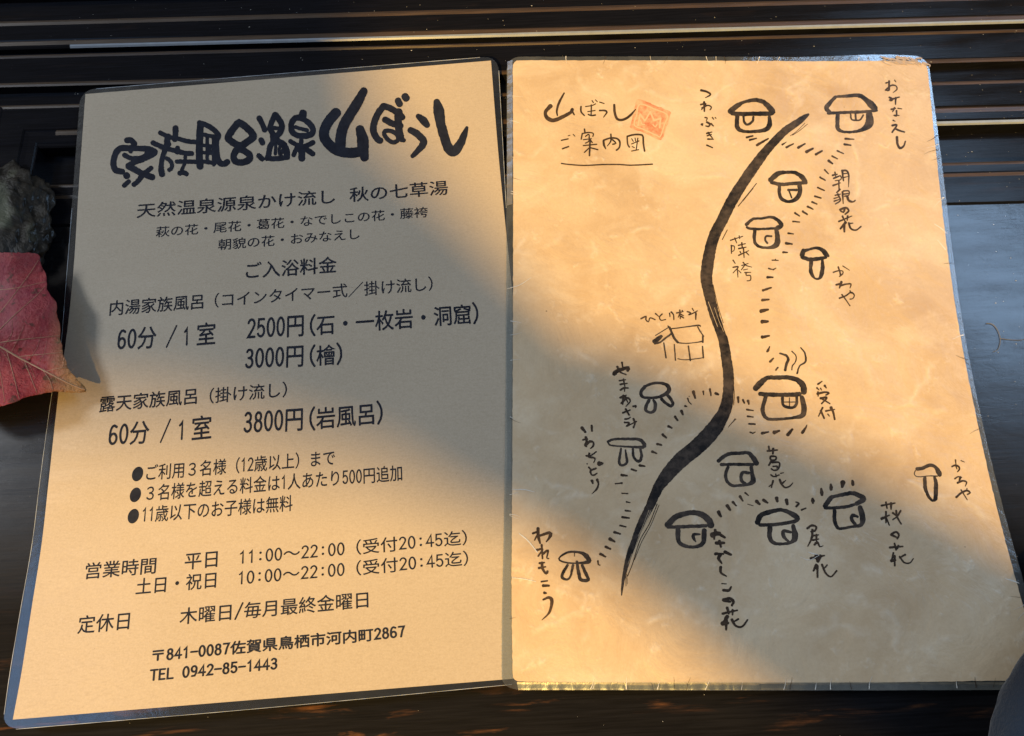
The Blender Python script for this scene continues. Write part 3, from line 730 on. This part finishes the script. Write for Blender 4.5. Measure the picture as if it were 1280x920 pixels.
# 受付 reception hut with steam
path(920, 430, 7.664, "10 322,25 308,60,24 298,72;20 325,170 358,138;18 382,250 402,225;22 20,512 22,560;20 66,535 80,565;22 115,545 122,575;16 105,628 165,638;16 110,692 165,700;20 125,765 182,768;16 135,845 160,855;12 160,855 185,842;22 250,855 312,842;26 365,848 415,832;26 495,870 540,818;22 635,850 660,815 680,775,10")
hut(920, 430, 7.664, "16 420,90 480,110,24 500,150,26 480,200,26 472,250,28;12 535,70 575,115 570,170 540,210 535,248;12 620,35 660,90,16 665,170,20 610,210,14 585,282,18;50 188,425,58 240,370,58 300,325,42 400,322,42 510,322,44 590,347,50 642,400,62 650,462,56;42 230,478 330,485 480,488 610,480;38 285,510 260,590 257,650,40 300,715,32 420,720,28 560,705,30 640,680,50 650,600,54 630,510,42;28 445,510 450,580 490,605 550,608 580,570 582,510;9 462,556 565,556;9 512,515 512,598")
hand(920, 430, 7.664, "12 785,385 825,357;10 775,420 795,440;10 810,425 820,442;13 850,400 865,422;13 780,477 850,462 892,470 862,490;12 785,460 787,500;15 810,520 870,515 820,572;14 820,522 900,572;12 830,610 790,692;14 812,640 845,712;12 860,642 945,627;17 910,610 930,650 945,722;10 880,672 895,692")
# やまあざみ
hand(750, 440, 7.667, "16 135,210,24 170,180 270,150,26 265,178;12 210,100 222,170;12 165,140 190,190 250,217;12 185,275 245,265;12 195,310 260,300;12 225,260 240,342;13 195,365 225,345 270,345;10 235,342 235,378;15 195,437 250,415;15 225,420 217,500;13 205,490 260,440 290,470 250,520;12 245,432 265,482;14 318,520 345,515 340,530;14 220,582 290,555;12 245,545 280,605;12 240,642 270,640 290,625;13 235,675 280,680 250,715 300,690 350,665;14 320,640 335,680 320,725")
hut(750, 440, 7.667, "32 430,330 392,385,34 410,430,28 490,440,26 580,425,30 645,390,42 662,345,42 620,307,32 530,297,26 430,328,26;32 470,460 442,520,34 442,560,30 480,580,26 520,560,30 530,500,32 512,460,22;28 590,450,32 630,490,28 680,518,32 698,490,30 670,440,32 642,410,28")
path(750, 440, 7.667, "14 840,445 850,475 875,500;16 815,518 832,522;6 852,424 860,426;24 780,565 795,600;22 720,620 745,655;22 655,712 688,728;24 600,790 635,822;20 548,882 590,892;24 895,380 912,440")
# いわちどり
hand(710, 520, 9.2, "26 160,135 200,185;22 272,110 275,172,26;14 170,275 220,265 190,332;20 205,245 215,300 210,352;18 200,342 250,292 290,302 290,342 260,372;14 210,457 260,455 325,410;18 245,430 240,470 310,485 295,540,8;34 360,547 395,545;12 220,550 222,554;14 240,590 265,622;17 320,602 260,630 270,675 300,680 335,657;22 275,745 285,775;18 335,732 350,780 330,840 272,898,6")
hut(710, 520, 9.2, "32 458,295 530,267,28 680,264,32 820,272,36 876,325,48 858,358,38 700,353,24 560,345,20 480,332,22 458,298,18;24 610,375 600,440,30 587,520,32 602,560,30 640,565,28 678,530,32 670,460,28 660,390,18;32 747,380,28 752,460,32 790,515,32 830,512,38 845,450,34 832,380,28")
path(710, 520, 9.2, "26 970,410 1020,430;26 825,568 882,578;24 730,612 785,630;26 615,678 678,685;14 545,778 580,775 620,772,28;14 620,888 655,890 688,892,26")
path(740, 480, 3.833, "8 165,565 182,568;8 160,606 184,609;10 145,638 178,642;9 135,678 162,684;11 107,710 135,718;12 85,742 108,755;11 65,780 88,790;11 40,815 65,828;7 28,848 30,865 38,868;8 533,35 535,52;9 565,25 570,55;11 592,45 605,50")
# われもこう
hand(650, 650, 6.573, "13 105,110 150,100 120,165;19 148,70 150,130 165,190;13 160,130 240,105,20 250,130 215,180,8;13 140,245 185,240 150,297;13 178,205 185,317;12 185,280 230,250 220,310 235,317;13 160,355 200,350;13 155,395 210,385;15 180,350 185,400 215,440,17 225,422;11 175,507 225,500;17 190,540 238,540;14 200,598 215,602;18 190,655,10 240,637,17 262,670,22 240,760,16 180,822,6")
hut(650, 650, 6.573, "24 400,264,20 330,302,14 325,330,14 380,350 460,355 565,342,34 540,292,38 490,267,22 400,264,18;24 390,372 350,440 347,475 385,490,18 415,460 435,372,22;26 467,342,22 480,430,28 500,490,28 560,490,28 530,420,26 510,372,24;7 447,272 447,298")
# なでしこの花
hut(820, 620, 5.114, "34 72,185,38 130,132,38 220,107,32 290,117,38 338,155,42 352,188,42;22 75,197 150,197 320,190;28 140,215,32 145,290,28 190,320,22 250,325,22 300,300,28 308,220,32;12 280,245 240,247,22 240,270 255,292,8")
hand(820, 620, 5.114, "16 362,250,22 380,240,28 405,240;12 378,217 372,275;13 415,250 440,265;15 385,300 435,300;13 405,287 415,325;13 380,370 430,370;16 412,375 400,400 420,430,11;16 440,357 480,375;13 413,455 415,490 450,513,9;7 420,560 450,562;11 430,602 465,603 480,580;14 432,665 470,655 495,675 485,700;14 440,668 475,676;11 425,752 520,730;13 455,715 465,752;11 490,730 488,760;16 455,770 430,815;20 425,815 460,812;13 448,780 448,855;9 525,787 500,802;11 485,790 510,830 550,835 585,792")
path(820, 620, 5.114, "20 400,102 415,130")
path(880, 540, 9.143, "20 470,695 508,725;24 410,735 445,790;26 330,800 368,842;32 265,842 300,892;10 500,825 562,842;36 600,790 635,825;32 680,778 725,808;38 830,755 838,792;38 942,778 952,825;22 1055,850 1085,815 1050,800;22 1115,890 1165,870")
# 葛花
hut(880, 540, 9.143, "46 165,330,48 230,277,44 300,247,42 400,242,42 500,237,42 560,290,56 600,358,60;36 195,372 300,370 420,370 560,370;36 275,400 247,480,38 262,560,36 320,610,34 400,610,32 500,600,34 560,560,62 550,480,44 540,402,42;38 510,467 445,462 422,510 432,560 470,590")
hand(880, 540, 9.143, "18 740,165 747,215;14 725,217 790,210 840,205;16 790,190 787,250;18 760,280 820,280 820,315 765,320 760,280;16 770,330 742,380;16 780,347 860,350 850,420 800,438 770,420;13 790,392 840,390 830,412;12 765,490 800,510 860,490;11 820,480 826,515;10 875,472 910,465;18 790,557 770,632;11 745,622 770,600;13 900,582 935,552;16 865,545 890,600 930,635 980,620 1015,580,10")
# 尾花
hut(930, 600, 7.077, "44 118,375,48 150,312,46 230,282,42 320,264,34 400,287,42 458,322,48 478,345,38 440,370,34;32 140,397 230,397 330,387 440,368;36 230,420,44 227,500,40 262,555,32 340,565,26 420,550,32 452,500,56 435,402,32;22 415,462 350,452,32 352,500,34 395,545,22")
hand(930, 600, 7.077, "15 560,427 600,402 640,415 625,450 592,456;18 605,440 600,510 565,585,13;11 615,492 660,485;11 610,532 660,522;13 640,485 640,550;13 625,572 650,550 670,590 700,582,8;15 590,692 710,668;26 640,672 655,720;18 675,672 660,720;18 640,752 615,802;17 650,760 650,860;11 735,752 705,787;13 690,747 720,820 770,855,11 820,802,14")
path(930, 600, 7.077, "16 606,165 609,185,34 610,205,24;16 683,78 687,110,30 690,132,30;16 768,40 770,65,30 771,85,30;34 875,22 868,60")
# 萩の花
hut(1010, 590, 7.08, "34 150,302,42 200,232,44 230,217,30 300,202,34 390,187,38 450,207,44 495,240,46 430,280,40;28 150,317 230,317 340,307 430,282;34 235,342 235,430,34 260,490,32 300,500,24 400,482,26 468,468,38 483,405,52 460,312,42;22 440,397 395,382,32 387,420,32 420,465,28")
hand(1010, 590, 7.08, "13 650,297 770,275;13 690,267 700,322;13 735,277 735,330;13 650,412 720,382;15 690,352 690,450;11 692,400 650,422;11 695,412 720,470;13 750,362 790,392;11 820,342 790,392 750,422;13 780,342 790,400 825,460;15 735,552 780,530 805,560 790,590;16 740,556 780,575;13 725,668 840,658;13 765,632 780,690;13 800,652 790,680;13 755,717 740,790;22 740,785 775,780;15 765,742 768,830;13 860,732 810,760;11 810,747 850,800 900,805 932,767")
path(1010, 590, 7.08, "18 393,78 396,95,28 398,112,28")
# かわや (lower right)
hut(1130, 560, 11.5, "48 185,300,50 270,290,54 370,247,52 450,272,50 500,350,74 515,390,56;14 165,322 147,370 172,405 230,415 350,402 480,405,18;50 300,430 300,500,54 312,600,52 362,710,42 412,758,36 450,730,58 458,620,64 458,500,58 440,422,42")
hand(1130, 560, 11.5, "15 740,172 747,232;19 690,267 740,247 790,270 795,310 770,342;16 745,252 762,302;13 820,182 870,202;13 730,442 780,412 830,422;22 810,422 790,490;20 770,502 850,472 900,492 880,552,13;20 750,707 830,642 910,612 950,645 912,667;15 820,602 850,650 910,745;11 905,582 900,622")

# ------------------------------------------------------------------ creases, frays and cuts in the map's film
def flat_ticks(name, segs, sheet, parent, mat, lift, kind=None):
    vs, fs = [], []
    for s in segs:
        stroke_geo(vs, fs, s, sheet, lift, 0.2)
    o = obj(name, vs, fs, mat, parent)
    if kind: o['kind'] = kind
    return o
rnd = random.Random(11)
seg_w, seg_d = [], []
rc, lc, bc, tcv = curve(R2_), curve(L2), curve(B2), curve(T2)
def tick(p, dx, dy, ln, w, dark):
    pts = [(p[0], p[1], w)]
    a = math.atan2(dy, dx) + rnd.uniform(-.35, .35)
    n = 3
    for k in range(1, n + 1):
        q = pts[-1]; a += rnd.uniform(-.2, .2)
        pts.append((q[0] + math.cos(a) * ln / n, q[1] + math.sin(a) * ln / n, w * (1 - .25 * k)))
    (seg_d if dark else seg_w).append(pts)
for k in range(13):
    p = rc(rnd.uniform(.05, .9)); tick((p[0] + 4, p[1]), -1, .35, rnd.uniform(8, 20), rnd.uniform(.5, 1.1), rnd.random() < .35)
for k in range(15):
    p = lc(rnd.uniform(.02, .98)); tick((p[0] - 3, p[1]), 1, .1, rnd.uniform(7, 16), rnd.uniform(.4, .9), rnd.random() < .5)
for k in range(17):
    p = bc(rnd.uniform(.02, .92)); tick((p[0], p[1] + 8), .1, -1, rnd.uniform(8, 18), rnd.uniform(.5, 1.3), rnd.random() < .2)
for k in range(12):
    p = tcv(rnd.uniform(.02, .9)); tick((p[0], p[1] - 5), -.1, 1, rnd.uniform(5, 13), rnd.uniform(.4, 1.1), rnd.random() < .3)
seg_w += [[(649, 667, 1.0), (660, 676, 1.8), (672, 691, .8)], [(1256, 723, .6), (1266, 726, 1.8), (1274, 729, .6)],
          [(1010, 690, .6), (1016, 692, 1.3), (1022, 693, .5)], [(1000, 696, .4), (1012, 700, .8), (1024, 694, .4)],
          [(640, 722, .6), (656, 724, .9), (670, 727, .5)], [(640, 612, .5), (655, 612, 1.1), (668, 615, .5)],
          [(1168, 280, .5), (1176, 285, 1.0), (1184, 292, .5)], [(1172, 300, .5), (1182, 312, 1.1)],
          [(634, 361, .5), (650, 356, 1.0), (664, 347, .5)]]
flat_ticks('film_crease', seg_w, 2, mapr, M_CREASE, 0.13, 'stuff')
flat_ticks('dark_crack', seg_d, 2, mapr, M_THIN, 0.13, 'stuff')
def lip(name, outer, inner, n, tilt_fn, mat, m_=4):
    """a strip of film outside the paper, curled up or down; tilt_fn gives its height (mm) at the outer edge"""
    vs, fs = [], []
    for i in range(n + 1):
        a, b = inner(i / n), outer(i / n)
        h = tilt_fn(i / n)
        for j in range(m_ + 1):
            q = j / m_
            vs.append(PS(a[0] + (b[0] - a[0]) * q, a[1] + (b[1] - a[1]) * q, 2, 0.14 + h * q))
    for i in range(n):
        for j in range(m_):
            a = i * (m_ + 1) + j; fs.append((a, a + 1, a + m_ + 2, a + m_ + 1))
    return obj(name, vs, fs, mat, mapr)
M_LIP = mat_film('curled_film', 0.26, (0.78, 0.70, 0.50), 200, 0.24, 0.42)  # gold of the sun glint is partly put into this body colour
def stepn(t, k, sd): return noise.noise(Vector((math.floor(t * k) * 3.17, sd, 0))) 
lip('film_lip', lambda t: (648 + 640 * t, 862.5), lambda t: (646 + 640 * t, 852.8), 400,
    lambda t: -1.25 + 0.9 * stepn(t, 19, 2) + .5 * noise.noise(Vector((t * 60, 1, 1))), M_LIP)
lip('film_lip', lambda t: (634.2 - .5 * t, 77 + 180 * t), lambda t: (640.6, 75 + 180 * t), 160,
    lambda t: (1.15 + 1.3 * noise.noise(Vector((t * 26, 3, 1))) + .8 * stepn(t, 30, 7)) * (1 - t) ** .7, M_LIP)
# frayed top right corner
fr = []
for k in range(34):
    x = rnd.uniform(1100, 1156); y = 69 + (x - 1100) * .09 + rnd.uniform(-1, 7)
    fr.append([(x, y, rnd.uniform(.8, 2.2)), (x + rnd.uniform(3, 8), y + rnd.uniform(0, 3), rnd.uniform(.6, 1.6)), (x + rnd.uniform(9, 15) if x < 1140 else x + 6, y + rnd.uniform(1, 6), .5)])
flat_ticks('frayed_corner', fr, 2, mapr, M_FRAY, 0.16, 'stuff')
# thin bright cut edges of both films
def rim(parent, sheet, curves, w, mat, lift):
    for cv in curves:
        pts = [(*cv(t / 60), w * (0.75 + .5 * noise.noise(Vector((t * .7, w, 2))))) for t in range(61)]
        vs, fs = [], []
        stroke_geo(vs, fs, pts, sheet, lift, 0.05)
        obj('film_edge', vs, fs, mat, parent)
rim(price, 1, [curve([(90, 260), (82, 360), (75.5, 436), (64.8, 492), (50, 600), (40, 680), (26, 760), (12.5, 840), (5, 893)]), curve([(20, 911.5), (320, 886), (640, 855.6)]), curve([(120, 111), (320, 94.5), (600, 71.8)]), curve([(623.5, 88), (632.8, 260)])], 0.55, M_EDGE, -0.02)

# ------------------------------------------------------------------ red leaf
leaf = root('red_autumn_leaf', 'red autumn leaf with pale veins, its tip over the left edge of the price list', 'leaf')
OUT = [(108, 487), (104, 490.5), (92, 491), (80, 490), (66, 489.5), (50, 493), (34, 496), (18, 503), (4, 507), (-30, 520), (-75, 520), (-110, 470), (-120, 400), (-90, 345), (-50, 318), (-10, 316), (20, 316), (47, 317.5), (50, 325), (52, 333), (57, 342), (58.5, 352), (59, 362), (64, 370), (70.5, 378), (71, 386), (71, 394), (74, 402), (75.5, 412), (75, 424), (78, 432), (78.5, 442), (83, 452), (84.5, 460), (91, 467), (96, 474), (103, 480)]
def leaf_z(px, py):
    t = max(0.0, min(1.0, (108 - px) / 90.0))
    z = 6.5 + 9.5 * t ** 0.8
    z += 1.3 * math.sin(py * .065 + px * .03) * min(1, t * 1.6) + .8 * math.sin(px * .06 - py * .035)
    # fold along the midrib
    my = 487 - (108 - px) * 0.50
    z -= 2.0 * math.exp(-((py - my) / 9.0) ** 2) * min(1, t * 2)
    return z
def mat_leaf():
    t = NT('red_leaf'); v = t.coord()
    n = t.noise(v, 75, 6, 0.68, .5); f = t.noise(v, 700, 4, 0.75); b = t.noise(v, 17, 3, .5)
    c = t.mix(t.ramp(n, [(0.35, 0.0), (0.65, 1.0)]), (0.34, 0.022, 0.036), (0.50, 0.065, 0.06))
    c = t.mix(t.math('MULTIPLY', t.ramp(b, [(0.45, 0.0), (0.62, 1.0)]), .45), c, (0.20, 0.035, 0.075))
    c = t.mix(t.math('MULTIPLY', t.ramp(f, [(0.45, 0.0), (0.66, 1.0)]), .38), c, (0.46, 0.14, 0.12))
    sp = t.noise(v, 170, 3, .6); c = t.mix(t.math('MULTIPLY', t.ramp(sp, [(0.61, 0.0), (0.66, 1.0)]), .8), c, (0.09, 0.035, 0.02))
    se = t.n('ShaderNodeSeparateXYZ'); t.l(t.tc.outputs['Object'], se.inputs[0])
    tip = t.n('ShaderNodeMapRange'); tip.inputs['From Min'].default_value = -0.209; tip.inputs['From Max'].default_value = -0.197
    t.l(se.outputs['X'], tip.inputs['Value'])
    c = t.mix(t.math('MULTIPLY', tip.outputs[0], .8), c, (0.50, 0.30, 0.10))
    t.set(Base_Color=c, Roughness=.5, Coat_Weight=.08, Coat_Roughness=.35, Specular_IOR_Level=.35)
    nb = t.bump(t.math('ADD', t.math('MULTIPLY', f, .5), t.noise(v, 260, 4, .6)), 1.0, .0012); t.l(nb, t.b.inputs['Normal'])
    return t.m
def leaf_blade():
    bm = bmesh.new()
    o2 = sample([(x, y, 1) for x, y in OUT + [OUT[0]]], 3.0)[:-1]
    o2 = [(x + 1.3 * noise.noise(Vector((k * .9, 0, 5))), y + 1.3 * noise.noise(Vector((k * .9, 4, 5)))) for k, (x, y, w) in enumerate(o2)]
    vsb = [bm.verts.new((x, -y, 0)) for x, y in o2]
    bm.faces.new(vsb)
    bmesh.ops.triangulate(bm, faces=bm.faces[:])
    for _ in range(1):
        pass
    # refine by slicing with a grid so the blade can undulate
    for k in range(-130, 112, 6):
        bmesh.ops.bisect_plane(bm, geom=bm.verts[:] + bm.edges[:] + bm.faces[:], plane_co=(k, 0, 0), plane_no=(1, 0, 0))
    for k in range(312, 522, 6):
        bmesh.ops.bisect_plane(bm, geom=bm.verts[:] + bm.edges[:] + bm.faces[:], plane_co=(0, -k, 0), plane_no=(0, 1, 0))
    bmesh.ops.triangulate(bm, faces=bm.faces[:])
    bm.verts.ensure_lookup_table()
    for v in bm.verts:
        px, py = v.co.x, -v.co.y
        p = P0(px, py, leaf_z(px, py)); v.co = p * MM
    bmesh.ops.recalc_face_normals(bm, faces=bm.faces[:])
    me = bpy.data.meshes.new('blade'); bm.to_mesh(me); bm.free()
    for p in me.polygons: p.use_smooth = True
    me.materials.append(mat_leaf())
    o = bpy.data.objects.new('blade', me); C.objects.link(o); o.parent = leaf
    s = o.modifiers.new('thick', 'SOLIDIFY'); s.thickness = 0.0003; s.offset = 0
leaf_blade()
M_VEIN = simple('pale_leaf_vein', (0.55, 0.33, 0.19), .5)
def vein(name, pts, w0, w1):
    """a raised round rib on the blade"""
    sp = sample([(x, y, 1) for x, y in pts], 2.5)
    vs, fs = [], []
    n = len(sp)
    for k, (x, y, _) in enumerate(sp):
        w = (w0 + (w1 - w0) * k / (n - 1)) * .35
        a = sp[max(0, k - 1)]; b = sp[min(n - 1, k + 1)]
        dx, dy = b[0] - a[0], b[1] - a[1]; h = math.hypot(dx, dy); dx /= h; dy /= h
        for s_, zz in ((-1, 0.05), (-.5, .28 * w + .1), (.5, .28 * w + .1), (1, 0.05)):
            xx, yy = x - dy * w * s_, y + dx * w * s_
            vs.append(P0(xx, yy, leaf_z(xx, yy) + .12 + zz))
    for k in range(n - 1):
        for q in range(3):
            a = k * 4 + q; fs.append((a, a + 1, a + 5, a + 4))
    obj(name, vs, fs, M_VEIN, leaf, smooth=True)
vein('midrib', [(-60, 398), (-20, 424), (3, 435), (22, 446), (45, 458), (68, 470), (90, 481), (106, 487)], 5.0, 2.0)
for k in range(26):
    x = -40 + k * 5.4; y = 487 - (108 - x) * .50
    up = k % 2 == 0
    L_ = (34 if up else 26) * min(1, (108 - x) / 70)
    if x < 90 and k % 3: vein('veinlet', [(x, y), (x + 7 + (k % 3) * 2, y + (-L_ if up else L_) * .5), (x + 12 + (k % 4) * 2, y + (-L_ if up else L_))], .55, .3)
for a in ([(22, 446), (45, 443.5), (78, 440.5)], [(58, 464), (70, 461), (84, 459)], [(0, 428), (30, 424), (60, 421), (75, 419)], [(-12, 423), (20, 392), (45, 370), (56, 358)],
          [(-20, 416), (10, 378), (35, 345), (48, 325)], [(30, 450), (38, 470), (46, 491)], [(8, 438), (16, 466), (24, 498)], [(-10, 428), (0, 465), (6, 503)], [(52, 461), (62, 475), (66, 488)], [(-20, 364), (20, 360), (57, 352)]):
    vein('side_vein', a, 1.3, 0.6)

# ------------------------------------------------------------------ rough glazed stone behind the leaf
def stone():
    t = NT('dark_glazed_stone'); v = t.coord()
    n = t.noise(v, 60, 6, .65, .8); k = t.noise(v, 24, 3, .5)
    c = t.mix(t.ramp(n, [(0.4, 0.0), (0.65, 1.0)]), (0.003, 0.0028, 0.0022), (0.028, 0.022, 0.014))
    c = t.mix(t.ramp(k, [(0.54, 0.0), (0.60, 1.0)]), c, (0.10, 0.105, 0.07))
    t.set(Base_Color=c, Roughness=.5, Coat_Weight=.3, Coat_Roughness=.12, Specular_IOR_Level=.3)
    nb = t.bump(n, .7, .004); t.l(nb, t.b.inputs['Normal'])
    bm = bmesh.new()
    bmesh.ops.create_icosphere(bm, subdivisions=6, radius=1)
    c0 = P0(-3, 300, 0)
    for v_ in bm.verts:
        d = v_.co.copy()
        f = 1 + .22 * noise.noise(d * 1.6 + Vector((3, 1, 0))) + .12 * noise.noise(d * 4.5) + .07 * noise.noise(d * 9) + .025 * noise.noise(d * 22)
        p = Vector((d.x * 30 * f, d.y * 36 * f, d.z * 8 * f + 5.5))
        if p.z < 0: p.z = 0.02 * p.z
        v_.co = (c0 + p) * MM
    me = bpy.data.meshes.new('rough_stone'); bm.to_mesh(me); bm.free()
    for p in me.polygons: p.use_smooth = True
    me.materials.append(t.m)
    o = bpy.data.objects.new('rough_stone', me); C.objects.link(o)
    o['label'] = 'dark knobbly glazed stone with a grey-green patch, behind the red leaf'; o['category'] = 'stone'
stone()

# ------------------------------------------------------------------ navy cloth fold in the lower right corner
def cloth():
    t = NT('navy_cloth'); v = t.coord()
    w = t.noise(v, 700, 3, .6); b = t.noise(v, 22, 3, .5)
    c = t.mix(t.ramp(b, [(0.3, 0.0), (0.7, 1.0)]), (0.006, 0.010, 0.020), (0.018, 0.040, 0.075))
    t.set(Base_Color=c, Roughness=.8, Sheen_Weight=.2)
    nb = t.bump(t.math('ADD', w, t.math('MULTIPLY', b, 3.0)), .5, .0012); t.l(nb, t.b.inputs['Normal'])
    # centre line of the fold, px, at rising heights above the sheet
    axis = [(1480, 690, 30), (1405, 770, 30), (1345, 850, 32), (1305, 930, 34), (1280, 1020, 34)]
    vs, fs = [], []
    m_ = 40; n_ = 26
    cen = [P0(x, y, z) for x, y, z in axis]
    for i in range(m_ + 1):
        u = i / m_ * (len(cen) - 1); k = min(int(u), len(cen) - 2); f = u - k
        c_ = cen[k].lerp(cen[k + 1], f)
        tg = (cen[k + 1] - cen[k]).normalized(); sd = tg.cross(Vector((0, 0, 1))).normalized(); up = sd.cross(tg)
        for j in range(n_):
            a = math.tau * j / n_
            r = 17 * (1 + .10 * math.sin(3 * a + i * .35) + .10 * noise.noise(Vector((i * .18, math.cos(a) * 1.2, math.sin(a) * 1.2))))
            vs.append(c_ + sd * math.cos(a) * r + up * math.sin(a) * r * .85)
    for i in range(m_):
        for j in range(n_):
            a, b_ = i * n_ + j, i * n_ + (j + 1) % n_
            fs.append((a, b_, b_ + n_, a + n_))
    fs.append(tuple(range(n_))); fs.append(tuple(reversed(range(m_ * n_, m_ * n_ + n_))))
    o = obj('cloth_fold', vs, fs, t.m, smooth=True)
    o['label'] = 'dark navy cloth fold over the lower right corner of the map sheet'; o['category'] = 'cloth'
cloth()

# ------------------------------------------------------------------ dry twig thread and dust on the table
def twig():
    M = simple('dry_plant_fibre', (0.16, 0.15, 0.13), .6)
    vs, fs = [], []
    def tube(pts, r0, r1):
        sp = sample([(x, y, 1) for x, y in pts], 1.5); n = len(sp)
        base = len(vs)
        for k, (x, y, _) in enumerate(sp):
            r = (r0 + (r1 - r0) * k / (n - 1)); c_ = P0(x, y, r + .05)
            a = P0(*sp[max(0, k - 1)][:2]); b = P0(*sp[min(n - 1, k + 1)][:2]); tg = (b - a).normalized(); sd = tg.cross(Vector((0, 0, 1)))
            for q in range(6):
                an = math.tau * q / 6; vs.append(c_ + sd * math.cos(an) * r + Vector((0, 0, 1)) * math.sin(an) * r)
        for k in range(n - 1):
            for q in range(6):
                a_, b_ = base + k * 6 + q, base + k * 6 + (q + 1) % 6; fs.append((a_, b_, b_ + 6, a_ + 6))
    tube([(1233, 404), (1240, 405), (1246, 411), (1250, 421), (1250, 430), (1247, 437), (1241, 440)], .17, .11)
    tube([(1250, 423), (1262, 424.5), (1275, 425), (1290, 422)], .13, .08)
    o = obj('dry_twig', vs, fs, M); o['label'] = 'thin curled dry fibre lying on the glossy table right of the map'; o['category'] = 'twig'
twig()
def dust():
    M = simple('white_dust', (0.55, 0.54, 0.50), .8)
    vs, fs = [], []
    r = random.Random(5)
    def prof_z(d):
        for (d0, z0, _), (d1, z1, _) in zip(PROFILE[:-1], PROFILE[1:]):
            if d0 <= d <= d1: return z0 + (z1 - z0) * (d - d0) / max(1e-6, d1 - d0)
        return -0.1
    for k in range(330):
        if k < 230: px, py = r.uniform(0, 1280), r.uniform(0, 150)
        elif k < 320: px, py = r.uniform(1170, 1280), r.uniform(90, 700)
        else: px, py = r.uniform(0, 1240), r.uniform(860, 920)
        p = P0(px, py); d = (p - A).dot(N1); s = (p - A).dot(E1)
        if s < 0: continue
        z = (prof_z(d) if d > -46 else -0.1) + .08
        sz = r.choice([.07, .09, .12, .18]) * r.uniform(.7, 1.4); a0 = r.uniform(0, 6)
        el = r.uniform(1, 2.4)
        b = len(vs)
        for q in range(4):
            a = a0 + q * math.pi / 2
            vs.append((p.x + math.cos(a) * sz * (el if q % 2 else 1), p.y + math.sin(a) * sz, z))
        vs.append((p.x, p.y, z + sz * .6))
        fs += [(b, b + 1, b + 4), (b + 1, b + 2, b + 4), (b + 2, b + 3, b + 4), (b + 3, b, b + 4)]
    o = obj('dust', vs, fs, M); o['kind'] = 'stuff'; o['label'] = 'white dust specks scattered on the black rails and table'; o['category'] = 'dust'
dust()

# ------------------------------------------------------------------ added, unseen shadow blocker, outlined to cast the soft diagonal shadow
def shadow_blocker():
    M = simple('dark_blocker', (0.12, 0.09, 0.06), .8)
    K = 0.45
    poly = [(-500, -300), (430, -300), (436, 60), (452, 170), (505, 240), (552, 300), (600, 370), (640, 420), (700, 446), (800, 470), (880, 516), (960, 552),
            (1050, 594), (1150, 648), (1250, 704), (1500, 830), (1500, 1300), (1180, 1010), (1010, 905), (930, 850), (850, 788), (770, 728), (700, 684), (640, 652), (560, 628), (460, 590),
            (330, 556), (200, 536), (60, 520), (-60, 516), (-500, 520)]
    vs = []
    for x, y in poly:
        p = P0(x, y, 3.0) * MM
        kk = K + 0.20 * max(0.0, min(1.0, (640 - x) / 260.0))
        q = p + (SUN_POS - p) * kk
        vs.append(q / MM)
    n = len(vs)
    vs2 = [v + Vector((0, 0, 6)) for v in vs]
    fs = [tuple(range(n)), tuple(reversed(range(n, 2 * n)))] + [(k, (k + 1) % n, (k + 1) % n + n, k + n) for k in range(n)]
    o = obj('unseen_shadow_blocker', vs + vs2, fs, M)
    o['label'] = 'added shadow blocker high above the table, out of view'; o['category'] = 'shadow_blocker'
shadow_blocker()
